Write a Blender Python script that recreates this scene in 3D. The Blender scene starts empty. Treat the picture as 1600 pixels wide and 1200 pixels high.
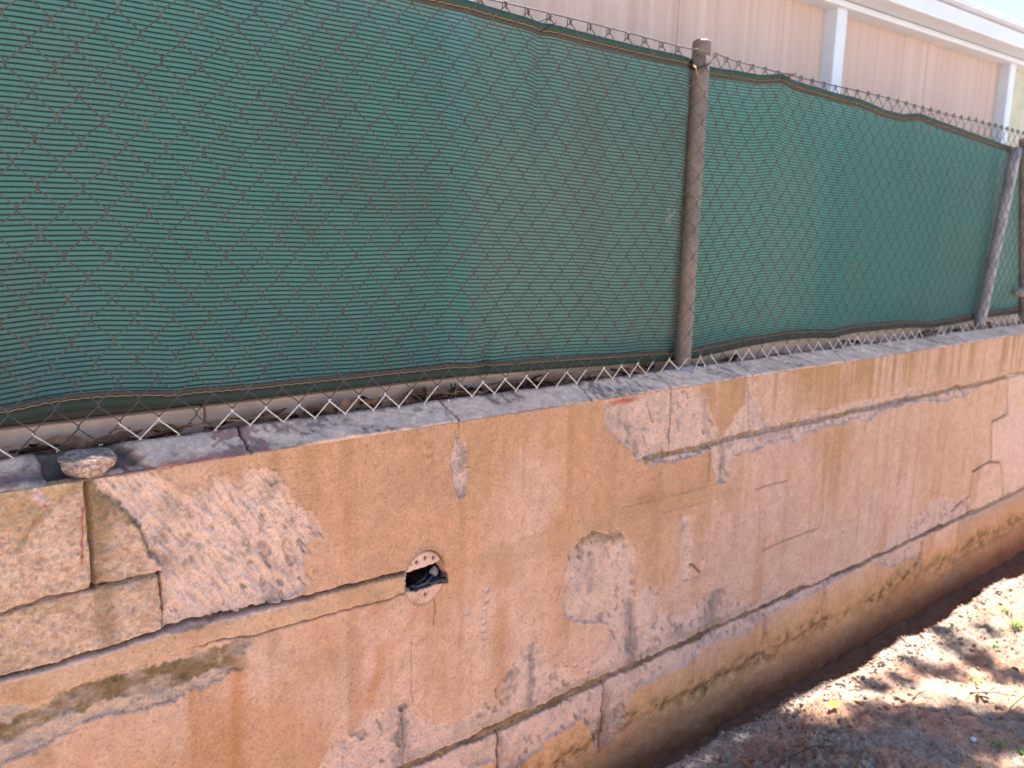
import bpy, bmesh, math, random
import numpy as np
from mathutils import Vector, Matrix

rng = np.random.default_rng(7)
random.seed(7)
SC = bpy.context.scene
COL = SC.collection

# ------------------------------------------------------------------ camera
H = 1.55                      # eye height above the trampled soil (m); the wall face is the plane y = 0
D = 1.45                      # eye distance from the wall face
FPX = 1320.0                  # focal length in pixels of a 1600 px wide picture
vh = np.array([1595.0, -200.0, FPX])
vv = np.array([-188.0, (-188.0 * 1595 + FPX * FPX) / 200.0, FPX])
ax = vh / np.linalg.norm(vh)
az = -vv / np.linalg.norm(vv)
ay = np.cross(az, ax)
RW = np.stack([ax, ay, az])   # camera directions -> world directions

cam_d = bpy.data.cameras.new('camera')
cam = bpy.data.objects.new('camera', cam_d)
COL.objects.link(cam)
cam_d.sensor_width = 36.0
cam_d.lens = 36.0 * FPX / 1600.0
cam_d.clip_start = 0.02
cam_d.clip_end = 500.0
M = Matrix(((RW[0, 0], -RW[0, 1], -RW[0, 2], 0), (RW[1, 0], -RW[1, 1], -RW[1, 2], -D),
            (RW[2, 0], -RW[2, 1], -RW[2, 2], H), (0, 0, 0, 1)))
cam.matrix_world = M
cam_d.dof.use_dof = True
cam_d.dof.focus_distance = 1.55
cam_d.dof.aperture_fstop = 4.6
SC.camera = cam

# ------------------------------------------------------------------ sky, sun, exposure
SUN_DIR = Vector((0.30, 0.108, 1.0)).normalized()      # towards the sun
elev = math.asin(SUN_DIR.z)
azim = math.atan2(SUN_DIR.x, SUN_DIR.y)
world = bpy.data.worlds.new('World')
SC.world = world
world.use_nodes = True
wn = world.node_tree.nodes
wl = world.node_tree.links
bg = wn['Background']
sky = wn.new('ShaderNodeTexSky')
sky.sky_type = 'NISHITA'
sky.sun_disc = False
sky.sun_elevation = elev
sky.sun_rotation = azim
sky.air_density = 0.65
sky.dust_density = 0.15
sky.ozone_density = 1.2
wl.new(sky.outputs[0], bg.inputs[0])
bg.inputs[1].default_value = 0.085
sun_d = bpy.data.lights.new('sun', 'SUN')
sun_d.energy = 4.4
sun_d.angle = math.radians(0.5)
sun_d.color = (1.0, 0.94, 0.86)
sun = bpy.data.objects.new('sun', sun_d)
COL.objects.link(sun)
sun.rotation_euler = SUN_DIR.to_track_quat('Z', 'Y').to_euler()
sun.location = (0, 0, 12)
SC.view_settings.view_transform = 'Standard'
SC.view_settings.look = 'None'
SC.view_settings.exposure = 2.30
SC.view_settings.gamma = 1.0

# ------------------------------------------------------------------ helpers
def at(x, y, Y=0.0):
    """point of the plane at depth Y that a picture position shows"""
    d = RW @ np.array([x - 800.0, y - 600.0, FPX])
    t = (Y + D) / d[1]
    return np.array([d[0] * t, Y, d[2] * t + H])

def uz(ox, oy, s, pts):
    return [tuple(at(ox + a / s, oy + b / s, 0.0)[[0, 2]]) for a, b in pts]

def P(pts):
    return uz(0, 0, 1, pts)

def hash2(ix, iy, seed):
    h = (ix.astype(np.int64) * 374761393 + iy.astype(np.int64) * 668265263 + seed * 1274126177) & 0xFFFFFFFF
    h = ((h ^ (h >> 13)) * 1274126177) & 0xFFFFFFFF
    h = (h ^ (h >> 16)) & 0xFFFFFF
    return h / float(0xFFFFFF)

def vnoise(x, y, seed=0):
    xi = np.floor(x); yi = np.floor(y)
    fx = x - xi; fy = y - yi
    xi = xi.astype(np.int64); yi = yi.astype(np.int64)
    sx = fx * fx * fx * (fx * (fx * 6 - 15) + 10)
    sy = fy * fy * fy * (fy * (fy * 6 - 15) + 10)
    a = hash2(xi, yi, seed); b = hash2(xi + 1, yi, seed)
    c = hash2(xi, yi + 1, seed); d = hash2(xi + 1, yi + 1, seed)
    return (a + (b - a) * sx) * (1 - sy) + (c + (d - c) * sx) * sy

def fbm(x, y, octv=4, seed=0, gain=0.5):
    s = 0; a = 1.0; t = 0
    for o in range(octv):
        s = s + a * vnoise(x * 2 ** o + 17.3 * o, y * 2 ** o - 9.1 * o, seed + o * 7)
        t += a; a *= gain
    return s / t

def worley(x, y, seed=0):
    xi = np.floor(x).astype(np.int64); yi = np.floor(y).astype(np.int64)
    f1 = np.full(x.shape, 9.0); f2 = np.full(x.shape, 9.0)
    for dx in (-1, 0, 1):
        for dy in (-1, 0, 1):
            px = xi + dx + hash2(xi + dx, yi + dy, seed)
            py = yi + dy + hash2(xi + dx, yi + dy, seed + 91)
            d = np.hypot(px - x, py - y)
            f2 = np.where(d < f1, f1, np.minimum(f2, d))
            f1 = np.minimum(f1, d)
    return f1, f2

def sstep(a, b, x):
    t = np.clip((x - a) / (b - a), 0, 1)
    return t * t * (3 - 2 * t)

def inpoly(X, Y, poly):
    out = np.zeros(X.shape, bool)
    p = np.array(poly)
    m = (X >= p[:, 0].min()) & (X <= p[:, 0].max()) & (Y >= p[:, 1].min()) & (Y <= p[:, 1].max())
    if not m.any():
        return out
    x = X[m]; y = Y[m]
    r = np.zeros(x.shape, bool)
    n = len(p)
    for i in range(n):
        x0, y0 = p[i]; x1, y1 = p[(i + 1) % n]
        if y0 == y1:
            continue
        c = ((y0 > y) != (y1 > y)) & (x < (x1 - x0) * (y - y0) / (y1 - y0) + x0)
        r ^= c
    out[m] = r
    return out

def dline(X, Y, pts, pad=0.08):
    """distance to a polyline (only evaluated near it)"""
    out = np.full(X.shape, 9.0)
    p = np.array(pts)
    m = (X >= p[:, 0].min() - pad) & (X <= p[:, 0].max() + pad) & (Y >= p[:, 1].min() - pad) & (Y <= p[:, 1].max() + pad)
    if not m.any():
        return out
    x = X[m]; y = Y[m]
    r = np.full(x.shape, 9.0)
    for (x0, y0), (x1, y1) in zip(p[:-1], p[1:]):
        dx, dy = x1 - x0, y1 - y0
        t = np.clip(((x - x0) * dx + (y - y0) * dy) / max(dx * dx + dy * dy, 1e-12), 0, 1)
        r = np.minimum(r, np.hypot(x - x0 - t * dx, y - y0 - t * dy))
    out[m] = r
    return out

def blur(a, n=1):
    for _ in range(n):
        a = np.pad(a, 1, mode='edge')
        a = (a[:-2] + 2 * a[1:-1] + a[2:]) * 0.25
        a = (a[:, :-2] + 2 * a[:, 1:-1] + a[:, 2:]) * 0.25
    return a

# ---------- materials
def mat(name, color=(0.5, 0.5, 0.5), rough=0.8, attr=None, nscale=None, namp=0.15, bump=None, metal=0.0, spec=0.3):
    m = bpy.data.materials.new(name)
    m.use_nodes = True
    nt = m.node_tree; N = nt.nodes; L = nt.links
    b = N['Principled BSDF']
    b.inputs['Roughness'].default_value = rough
    b.inputs['Metallic'].default_value = metal
    b.inputs['Specular IOR Level'].default_value = spec
    if attr:
        src = N.new('ShaderNodeAttribute'); src.attribute_name = attr
        out = src.outputs['Color']
    else:
        src = N.new('ShaderNodeRGB'); src.outputs[0].default_value = (*color, 1)
        out = src.outputs[0]
    tc = N.new('ShaderNodeTexCoord')
    if nscale:
        cur = out
        for i, (sc, amp) in enumerate(nscale if isinstance(nscale, list) else [(nscale, namp)]):
            nz = N.new('ShaderNodeTexNoise'); nz.inputs['Scale'].default_value = sc
            nz.inputs['Detail'].default_value = 4
            L.new(tc.outputs['Object'], nz.inputs['Vector'])
            mr = N.new('ShaderNodeMapRange')
            mr.inputs[1].default_value = 0.3; mr.inputs[2].default_value = 0.7
            mr.inputs[3].default_value = 1 - amp; mr.inputs[4].default_value = 1 + amp
            L.new(nz.outputs[0], mr.inputs[0])
            vm = N.new('ShaderNodeVectorMath'); vm.operation = 'SCALE'
            L.new(cur, vm.inputs[0]); L.new(mr.outputs[0], vm.inputs['Scale'])
            cur = vm.outputs[0]
        out = cur
    L.new(out, b.inputs['Base Color'])
    if bump:
        prev = None
        for sc, st, dist in bump:
            nz = N.new('ShaderNodeTexNoise'); nz.inputs['Scale'].default_value = sc
            nz.inputs['Detail'].default_value = 5
            L.new(tc.outputs['Object'], nz.inputs['Vector'])
            bp = N.new('ShaderNodeBump'); bp.inputs['Strength'].default_value = st
            bp.inputs['Distance'].default_value = dist
            L.new(nz.outputs[0], bp.inputs['Height'])
            if prev: L.new(prev.outputs[0], bp.inputs['Normal'])
            prev = bp
        L.new(prev.outputs[0], b.inputs['Normal'])
    return m

# ---------- objects
def link(name, me, material=None, parent=None):
    o = bpy.data.objects.new(name, me)
    COL.objects.link(o)
    if material is not None:
        me.materials.append(material)
    if parent is not None:
        o.parent = parent
        o.matrix_parent_inverse = Matrix.Translation(parent.location).inverted() if parent.type == 'EMPTY' else Matrix()
    return o

def tag(o, label, cat=None, group=None, kind=None):
    if label: o['label'] = label
    if cat: o['category'] = cat
    if group: o['group'] = group
    if kind: o['kind'] = kind
    return o

def empty(name, loc, label, cat, group=None):
    o = bpy.data.objects.new(name, None)
    o.empty_display_size = 0.05
    COL.objects.link(o)
    o.location = loc
    return tag(o, label, cat, group)

def npmesh(name, V, F, smooth=True, attrs=None):
    """mesh from arrays; F is (n,4) or (n,3); attrs: {name: (nv,3) colour or (nv,) float}"""
    me = bpy.data.meshes.new(name)
    V = np.asarray(V, np.float32); F = np.asarray(F, np.int32)
    k = F.shape[1]
    me.vertices.add(len(V)); me.vertices.foreach_set('co', V.ravel())
    me.loops.add(F.size); me.loops.foreach_set('vertex_index', F.ravel())
    me.polygons.add(len(F))
    me.polygons.foreach_set('loop_start', np.arange(0, F.size, k, dtype=np.int32))
    me.polygons.foreach_set('use_smooth', np.full(len(F), smooth))
    me.update(calc_edges=True)
    for n, a in (attrs or {}).items():
        a = np.asarray(a, np.float32)
        if a.ndim == 2:
            at_ = me.attributes.new(n, 'FLOAT_COLOR', 'POINT')
            at_.data.foreach_set('color', np.concatenate([a, np.ones((len(a), 1), np.float32)], 1).ravel())
        else:
            at_ = me.attributes.new(n, 'FLOAT', 'POINT')
            at_.data.foreach_set('value', a)
    return me

class Geo:
    """collects tubes, boxes and blobs; build() links them as one mesh object"""
    def __init__(s): s.v = []; s.f = []
    def add(s, v, f):
        b = len(s.v); s.v += [tuple(p) for p in v]; s.f += [tuple(i + b for i in q) for q in f]
    def tube(s, pts, r, n=6, closed_ends=True):
        pts = [Vector(p) for p in pts]; rs = r if isinstance(r, (list, tuple)) else [r] * len(pts)
        V = []; F = []
        up = None
        for i, p in enumerate(pts):
            a = pts[max(i - 1, 0)]; b = pts[min(i + 1, len(pts) - 1)]
            t = (b - a).normalized()
            if up is None:
                up = Vector((0, 0, 1)) if abs(t.z) < 0.9 else Vector((1, 0, 0))
            x = up.cross(t).normalized(); y = t.cross(x).normalized(); up = y
            for k in range(n):
                an = 2 * math.pi * k / n
                V.append(p + (x * math.cos(an) + y * math.sin(an)) * rs[i])
        for i in range(len(pts) - 1):
            for k in range(n):
                F.append((i * n + k, i * n + (k + 1) % n, (i + 1) * n + (k + 1) % n, (i + 1) * n + k))
        if closed_ends:
            F.append(tuple(range(n - 1, -1, -1))); F.append(tuple(range((len(pts) - 1) * n, len(pts) * n)))
        s.add(V, F)
    def box(s, x0, x1, y0, y1, z0, z1):
        V = [(x0, y0, z0), (x1, y0, z0), (x1, y1, z0), (x0, y1, z0), (x0, y0, z1), (x1, y0, z1), (x1, y1, z1), (x0, y1, z1)]
        s.add(V, [(0, 3, 2, 1), (4, 5, 6, 7), (0, 1, 5, 4), (1, 2, 6, 5), (2, 3, 7, 6), (3, 0, 4, 7)])
    def build(s, name, material, parent=None, smooth=False, bevel=0.0, seg=2):
        me = bpy.data.meshes.new(name)
        me.from_pydata(s.v, [], s.f); me.update()
        if smooth:
            me.polygons.foreach_set('use_smooth', [True] * len(me.polygons))
        if bevel:
            bm = bmesh.new(); bm.from_mesh(me)
            bmesh.ops.bevel(bm, geom=bm.edges[:], offset=bevel, segments=seg, affect='EDGES', profile=0.5)
            bm.to_mesh(me); bm.free()
        return link(name, me, material, parent)

# ------------------------------------------------------------------ the ground
def soil_lip(x):          # where the soil bank begins beside the wall
    return -(0.105 + 0.028 * np.clip(x - 1.7, 0, 3) + 0.05 * (vnoise(x * 3.3, x * 0 + 2.0, 5) - 0.5) + 0.03 * (vnoise(x * 11, x * 0 + 2.0, 6) - 0.5))

def ground_h(X, Y):
    lip = soil_lip(X)
    t = (lip - Y)                                            # >0 on the bank
    base = 0.062 - 0.012 * np.clip(X - 1.8, -1, 3) / 3
    w = fbm(X * 1.7, Y * 1.7, 3, 11) - 0.5
    near = np.exp(-((X - 2.8) / 4.0) ** 2 - (Y / 3.5) ** 2)
    h = base + 0.07 * w * np.clip(t * 4, 0, 1) * (0.4 + near)
    f1, f2 = worley(X * 13 + 0.8 * vnoise(X * 9, Y * 9, 2), Y * 13 + 0.8 * vnoise(X * 9, Y * 9, 3), 21)
    clod = np.clip(f2 - f1, 0, 0.5) * 2
    g1, g2 = worley(X * 38, Y * 38, 22)
    fine = np.clip(g2 - g1, 0, 0.5) * 2
    cl = sstep(0.40, 0.62, fbm(X * 2.3, Y * 2.3, 2, 31))      # cloddy zones
    h = h + near * np.clip(t * 14, 0, 1) * ((0.013 * clod + 0.013 * fine) * (0.25 + 0.75 * cl) + 0.034 * (fbm(X * 18, Y * 18, 5, 41, 0.62) - 0.5) + 0.006 * (vnoise(X * 120, Y * 120, 43) - 0.5))
    tr = sstep(0.0, 0.06, -t)                                # the trench between bank and wall
    h = h * (1 - tr) + (-0.025 + 0.02 * (fbm(X * 18, Y * 18, 3, 51) - 0.5)) * tr
    return h, cl, clod, fine, t

def spaced(a, b, step, far_lo, far_hi, grow=1.25):
    core = list(np.arange(a, b, step))
    lo = []; s = step; p = a
    while p > far_lo:
        s *= grow; p -= s; lo.append(p)
    hi = []; s = step; p = core[-1]
    while p < far_hi:
        s *= grow; p += s; hi.append(p)
    return np.array(lo[::-1] + core + hi)

def grid_faces(nu, nv):
    i = np.arange(nu * nv).reshape(nv, nu)
    return np.stack([i[:-1, :-1], i[:-1, 1:], i[1:, 1:], i[1:, :-1]], -1).reshape(-1, 4)

gx = spaced(1.5, 5.2, 0.0065, -90, 120)
gy = spaced(-1.15, 0.0, 0.0055, -90, 60)
GX, GY = np.meshgrid(gx, gy)
gh, cl, clod, fine, gt = ground_h(GX, GY)
gh = np.where(GY > 0.02, -0.08, gh)
n1 = fbm(GX * 5, GY * 5, 4, 61); n2 = fbm(GX * 30, GY * 30, 3, 62)
c_dry = np.array([0.33, 0.262, 0.205]); c_mid = np.array([0.44, 0.27, 0.185]); c_dark = np.array([0.22, 0.125, 0.085])
w_mid = sstep(0.42, 0.60, n1 + 0.25 * (n2 - 0.5))[..., None]
gc = c_dry * (1 - w_mid) + c_mid * w_mid
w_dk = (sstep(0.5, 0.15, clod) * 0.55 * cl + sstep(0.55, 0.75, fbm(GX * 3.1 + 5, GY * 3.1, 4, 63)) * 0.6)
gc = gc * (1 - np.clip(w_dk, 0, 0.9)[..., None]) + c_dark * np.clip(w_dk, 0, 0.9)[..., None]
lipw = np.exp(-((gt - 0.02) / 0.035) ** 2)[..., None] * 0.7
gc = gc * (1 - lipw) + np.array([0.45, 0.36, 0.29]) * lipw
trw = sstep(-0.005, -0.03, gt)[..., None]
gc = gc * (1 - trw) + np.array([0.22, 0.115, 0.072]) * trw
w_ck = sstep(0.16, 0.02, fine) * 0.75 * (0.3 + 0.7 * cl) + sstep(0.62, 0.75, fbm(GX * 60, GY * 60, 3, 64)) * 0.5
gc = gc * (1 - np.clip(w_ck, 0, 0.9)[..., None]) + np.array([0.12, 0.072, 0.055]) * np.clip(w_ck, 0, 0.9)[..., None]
gc *= (0.75 + 0.5 * n2)[..., None]
farw = sstep(1.2, 3.0, np.maximum(np.abs(GX - 3.2) - 1.2, np.abs(GY + 0.6) - 0.3))[..., None]
gc = gc * (1 - farw) + np.array([0.36, 0.325, 0.285]) * (0.8 + 0.4 * n1[..., None]) * farw
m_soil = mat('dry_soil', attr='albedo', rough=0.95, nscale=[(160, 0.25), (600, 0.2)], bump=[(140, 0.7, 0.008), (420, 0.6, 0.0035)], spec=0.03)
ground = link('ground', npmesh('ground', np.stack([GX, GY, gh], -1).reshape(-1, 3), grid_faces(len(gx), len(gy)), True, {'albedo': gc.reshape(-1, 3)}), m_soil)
tag(ground, 'bare crumbly brown soil in dappled sun along the wall', kind='structure')

# ------------------------------------------------------------------ the wall
wall = empty('block_wall', (2.0, 0.0, 0.0), 'low blockwork wall with peeling ochre and pink render below the fence', 'wall')
ZT = 1.133                                                   # underside edge of the coping
def wall_u():
    u = [-0.6]
    while u[-1] < 8.5:
        x = u[-1]
        if x < 0.12: s = 0.012
        elif x < 1.25: s = 0.0019
        elif x < 4.75: s = 0.0019 + (x - 1.25) * 0.0017
        else: s = 0.03
        u.append(x + s)
    return np.array(u)
U1 = wall_u()
Z1 = np.concatenate([np.linspace(-0.14, 0.02, 14, endpoint=False), np.linspace(0.02, ZT, 570)])
U, Z = np.meshgrid(U1, Z1)
# ragged copies of the coordinates: torn edges
wx = U + 0.009 * (vnoise(U * 130, Z * 110, 107) - 0.5) + 0.013 * (fbm(U * 40, Z * 40, 3, 101) - 0.5) + 0.016 * (vnoise(U * 14, Z * 14, 102) - 0.5)
wz = Z + 0.009 * (vnoise(U * 130, Z * 110, 108) - 0.5) + 0.014 * (fbm(U * 40, Z * 40, 3, 103) - 0.5) + 0.016 * (vnoise(U * 14, Z * 14, 104) - 0.5)
sx_ = U + 0.004 * (vnoise(U * 60, Z * 60, 105) - 0.5); sz_ = Z + 0.004 * (vnoise(U * 60, Z * 60, 106) - 0.5)

# ---- outlines on the wall face
polyA = (uz(0, 700, 5.333, [(850, 255), (1000, 212), (1240, 196), (1600, 385)]) +
         uz(250, 700, 5.333, [(330, 345), (420, 300), (425, 215), (540, 240), (600, 270), (660, 260), (700, 195), (790, 180), (860, 160),
                              (910, 175), (990, 250), (1060, 320), (1130, 440), (1190, 470), (1230, 530), (1310, 560), (1350, 640), (1365, 745),
                              (1330, 720), (1275, 670), (1280, 720), (1268, 890), (1240, 890), (1235, 1180)]) +
         P([(474, 930), (450, 941), (360, 962), (300, 976), (270, 985), (252, 981)]) +
         uz(0, 700, 5.333, [(1355, 1180), (1340, 1050), (1320, 960), (1280, 860), (1230, 790), (1180, 690), (1130, 640), (1060, 560), (1010, 500),
                            (950, 480), (890, 430), (830, 400), (805, 345)]))
polyC = uz(0, 600, 2, [(-60, 1010), (20, 1003), (120, 998), (330, 918), (550, 843), (700, 803), (790, 792), (780, 830), (765, 890), (740, 880), (720, 900), (700, 930),
                       (640, 955), (560, 975), (480, 1000), (440, 1028), (330, 1050), (300, 1055), (240, 1062), (150, 1125), (60, 1165), (-60, 1230)])
polyCs = uz(0, 600, 2, [(-60, 1090), (20, 1060), (180, 985), (280, 948), (400, 905), (520, 880), (600, 850), (690, 822), (778, 810), (765, 858), (720, 880), (640, 915), (600, 935),
                        (500, 955), (420, 985), (300, 1012), (150, 1055), (20, 1110), (-60, 1130)])
polyD = P([(480, 1235), (500, 1200), (525, 1165), (550, 1147), (575, 1125), (588, 1115), (606, 1103), (631, 1098), (647, 1100), (659, 1115), (665, 1128), (694, 1131), (700, 1124),
           (720, 1120), (740, 1112), (758, 1096), (778, 1098), (782, 1088), (775, 1074), (786, 1060), (792, 1050), (802, 1036), (810, 1018), (828, 1007), (840, 1003), (854, 1010),
           (860, 1020), (866, 1034), (880, 1041), (900, 1052), (914, 1058), (928, 1040), (942, 1030), (948, 1010), (952, 990), (953, 972), (935, 970), (910, 977), (887, 962),
           (881, 942), (884, 920), (882, 895), (887, 865), (910, 842), (932, 831), (950, 835), (972, 827), (981, 852), (991, 862), (994, 892), (990, 927), (1000, 930), (1010, 917),
           (1025, 916), (1030, 947), (1050, 957), (1075, 962), (1090, 940), (1100, 930), (1112, 922), (1130, 920), (1135, 940), (1137, 957), (1150, 933), (1160, 944), (1180, 942),
           (1192, 936), (1215, 926), (1230, 921), (1290, 904), (1340, 880), (1345, 884), (1257, 934), (1235, 941), (1210, 953), (1185, 966), (1172, 987), (1147, 992), (1122, 1002), (1097, 1010),
           (1085, 1025), (1065, 1040), (1035, 1060), (1000, 1072), (990, 1087), (982, 1100), (978, 1112), (974, 1148), (960, 1166), (934, 1176), (933, 1160), (924, 1152),
           (920, 1130), (908, 1120), (900, 1128), (878, 1144), (856, 1156), (854, 1168), (828, 1182), (804, 1199), (774, 1199), (768, 1190), (760, 1188), (740, 1199), (690, 1235)])
polyE1 = uz(920, 580, 5.333, [(125, 262), (200, 232), (440, 195), (700, 150), (900, 128), (945, 150), (985, 240), (1025, 330), (1060, 470), (1075, 500), (1040, 600), (1020, 640),
                              (980, 650), (880, 690), (780, 730), (700, 760), (560, 755), (490, 735), (470, 742), (400, 730), (340, 670), (270, 580), (240, 570), (150, 460), (140, 380)])
polyE2 = uz(920, 580, 5.333, [(1325, 60), (1395, 50), (1395, 200), (1410, 260), (1430, 350), (1470, 400), (1600, 470), (1600, 560), (1530, 570), (1520, 600), (1440, 640), (1380, 640), (1300, 680), (1240, 720),
                              (1200, 720), (1190, 800), (1165, 870), (1120, 925), (1065, 920), (1040, 830), (1030, 700), (1020, 630), (1130, 540), (1160, 470), (1230, 370), (1300, 290), (1315, 200)])
polyJ1 = uz(1200, 560, 4, [(-60, 400), (0, 410), (120, 395), (230, 370), (300, 320), (330, 325), (420, 310), (520, 280), (620, 240), (660, 235), (740, 250), (830, 230), (900, 190), (970, 185), (1100, 180), (1250, 165),
                           (1270, 205), (1200, 250), (1100, 265), (1000, 255), (900, 275), (840, 300), (700, 330), (640, 385), (540, 385), (430, 420), (330, 430), (230, 470), (180, 520), (100, 500), (10, 540), (-60, 520)])
slotF = P([(709, 674), (716, 676), (722, 684), (731, 690), (732, 708), (733, 740), (729, 772), (719, 778), (712, 765), (708, 735), (706, 712), (712, 692)])
slotG = uz(860, 800, 4, [(850, 8), (880, 25), (885, 120), (895, 190), (888, 320), (880, 380), (850, 440), (828, 425), (842, 300), (835, 150), (825, 80), (832, 30)])
slotH = uz(860, 800, 4, [(1330, 630), (1350, 640), (1352, 760), (1385, 850), (1375, 920), (1345, 940), (1312, 900), (1320, 830), (1330, 740)])
slotI = uz(1180, 740, 3.75, [(405, 640), (420, 645), (425, 780), (432, 850), (418, 920), (402, 910), (388, 840), (395, 760)])
polyR1 = uz(1180, 740, 3.75, [(950, 240), (1010, 200), (1050, 150), (1130, 130), (1170, 180), (1230, 160), (1290, 170), (1290, 215), (1180, 270), (1100, 310), (1020, 350), (960, 375), (900, 395), (830, 425), (780, 440), (790, 350), (850, 300)])
polyR2 = uz(1180, 740, 3.75, [(980, 390), (975, 560), (960, 560), (950, 490), (900, 500), (820, 545), (740, 535), (720, 510), (800, 470), (900, 415)])
polyBig = P([(1497, 812), (1640, 740), (1640, 800), (1570, 846), (1540, 860), (1500, 884), (1484, 890), (1494, 850)])
chips = (uz(560, 820, 6.667, [(1340, 680), (1345, 790), (1320, 880), (1135, 925), (1310, 1020), (1310, 1110), (1320, 1185)]) +
         uz(860, 800, 4, [(30, 885), (90, 930), (100, 953), (155, 955), (205, 972), (275, 925), (1185, 390), (1285, 342), (1440, 300), (1550, 285), (1255, 480), (1340, 480), (1380, 405), (1430, 470), (1525, 400)]) +
         uz(1180, 740, 3.75, [(8, 545), (55, 670), (90, 600), (150, 500), (250, 495), (335, 440), (410, 450), (470, 480), (525, 370), (320, 550), (230, 600), (600, 440), (800, 360), (140, 670), (420, 560), (510, 520)]))
hole = P([(632, 928), (635, 896), (660, 888), (690, 876), (694, 889), (700, 900), (697, 911), (671, 919), (650, 926)])
disc_c = at(664, 903)[[0, 2]]

def pmask(poly, X=wx, Y=wz):
    return inpoly(X, Y, poly)

mA = pmask(polyA); mC = pmask(polyC); mCs = pmask(polyCs); mD = pmask(polyD)
mE = pmask(polyE1) | pmask(polyE2); mJ = pmask(polyJ1)
mS = inpoly(sx_, sz_, slotF) | inpoly(sx_, sz_, slotG) | inpoly(sx_, sz_, slotH) | inpoly(sx_, sz_, slotI)
mR = pmask(polyR1) | pmask(polyR2)
mHole = inpoly(U + 0.003 * (vnoise(U * 90, Z * 90, 7) - 0.5), Z + 0.003 * (vnoise(U * 90, Z * 90, 8) - 0.5), hole)

# ---- bare blocks on the left (joint, half joint, lower block)
jz = lambda rel: H + rel
b1 = [(-0.62, ZT + 0.01), (0.3215, ZT + 0.01), (0.3245, jz(-0.603)), (0.262, jz(-0.601)), (0.19, jz(-0.611)), (-0.62, jz(-0.611))]
b2 = [(0.3285, ZT + 0.01), (0.52, ZT + 0.01), (0.52, jz(-0.606)), (0.3285, jz(-0.606))]
b3 = [(-0.62, jz(-0.616)), (0.19, jz(-0.616)), (0.262, jz(-0.608)), (0.433, jz(-0.611)), (0.433, jz(-0.713)), (0.25, jz(-0.721)), (-0.62, jz(-0.721))]
mB1 = inpoly(sx_, sz_, b1); mB2 = inpoly(sx_, sz_, b2) & ~mA; mB3 = inpoly(sx_, sz_, b3) & ~mA
render_scrap = pmask(uz(0, 700, 5.333, [(-400, 420), (0, 380), (330, 320), (690, 275), (685, 340), (600, 370), (480, 465), (400, 520), (330, 580), (260, 640), (170, 720), (100, 690), (0, 660), (-400, 700)]))
mB2 &= (U < 0.46)

# ---- mortar strip that covers the cable channel
groove = uz(0, 600, 2, [(-250, 1005), (0, 922), (150, 885), (300, 840), (460, 790), (580, 755), (700, 730), (830, 700), (950, 670), (1080, 635), (1180, 610), (1265, 590)])
lower = uz(0, 600, 2, [(-250, 1080), (0, 1000), (100, 995), (200, 960), (330, 915), (430, 880), (550, 840), (700, 800), (790, 790), (870, 765), (960, 740), (1080, 705), (1200, 680), (1265, 650)])
strip_poly = groove + lower[::-1]
mStrip = inpoly(sx_, sz_, strip_poly)
dg = dline(sx_, sz_, groove); dl = dline(sx_, sz_, lower)

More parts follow.
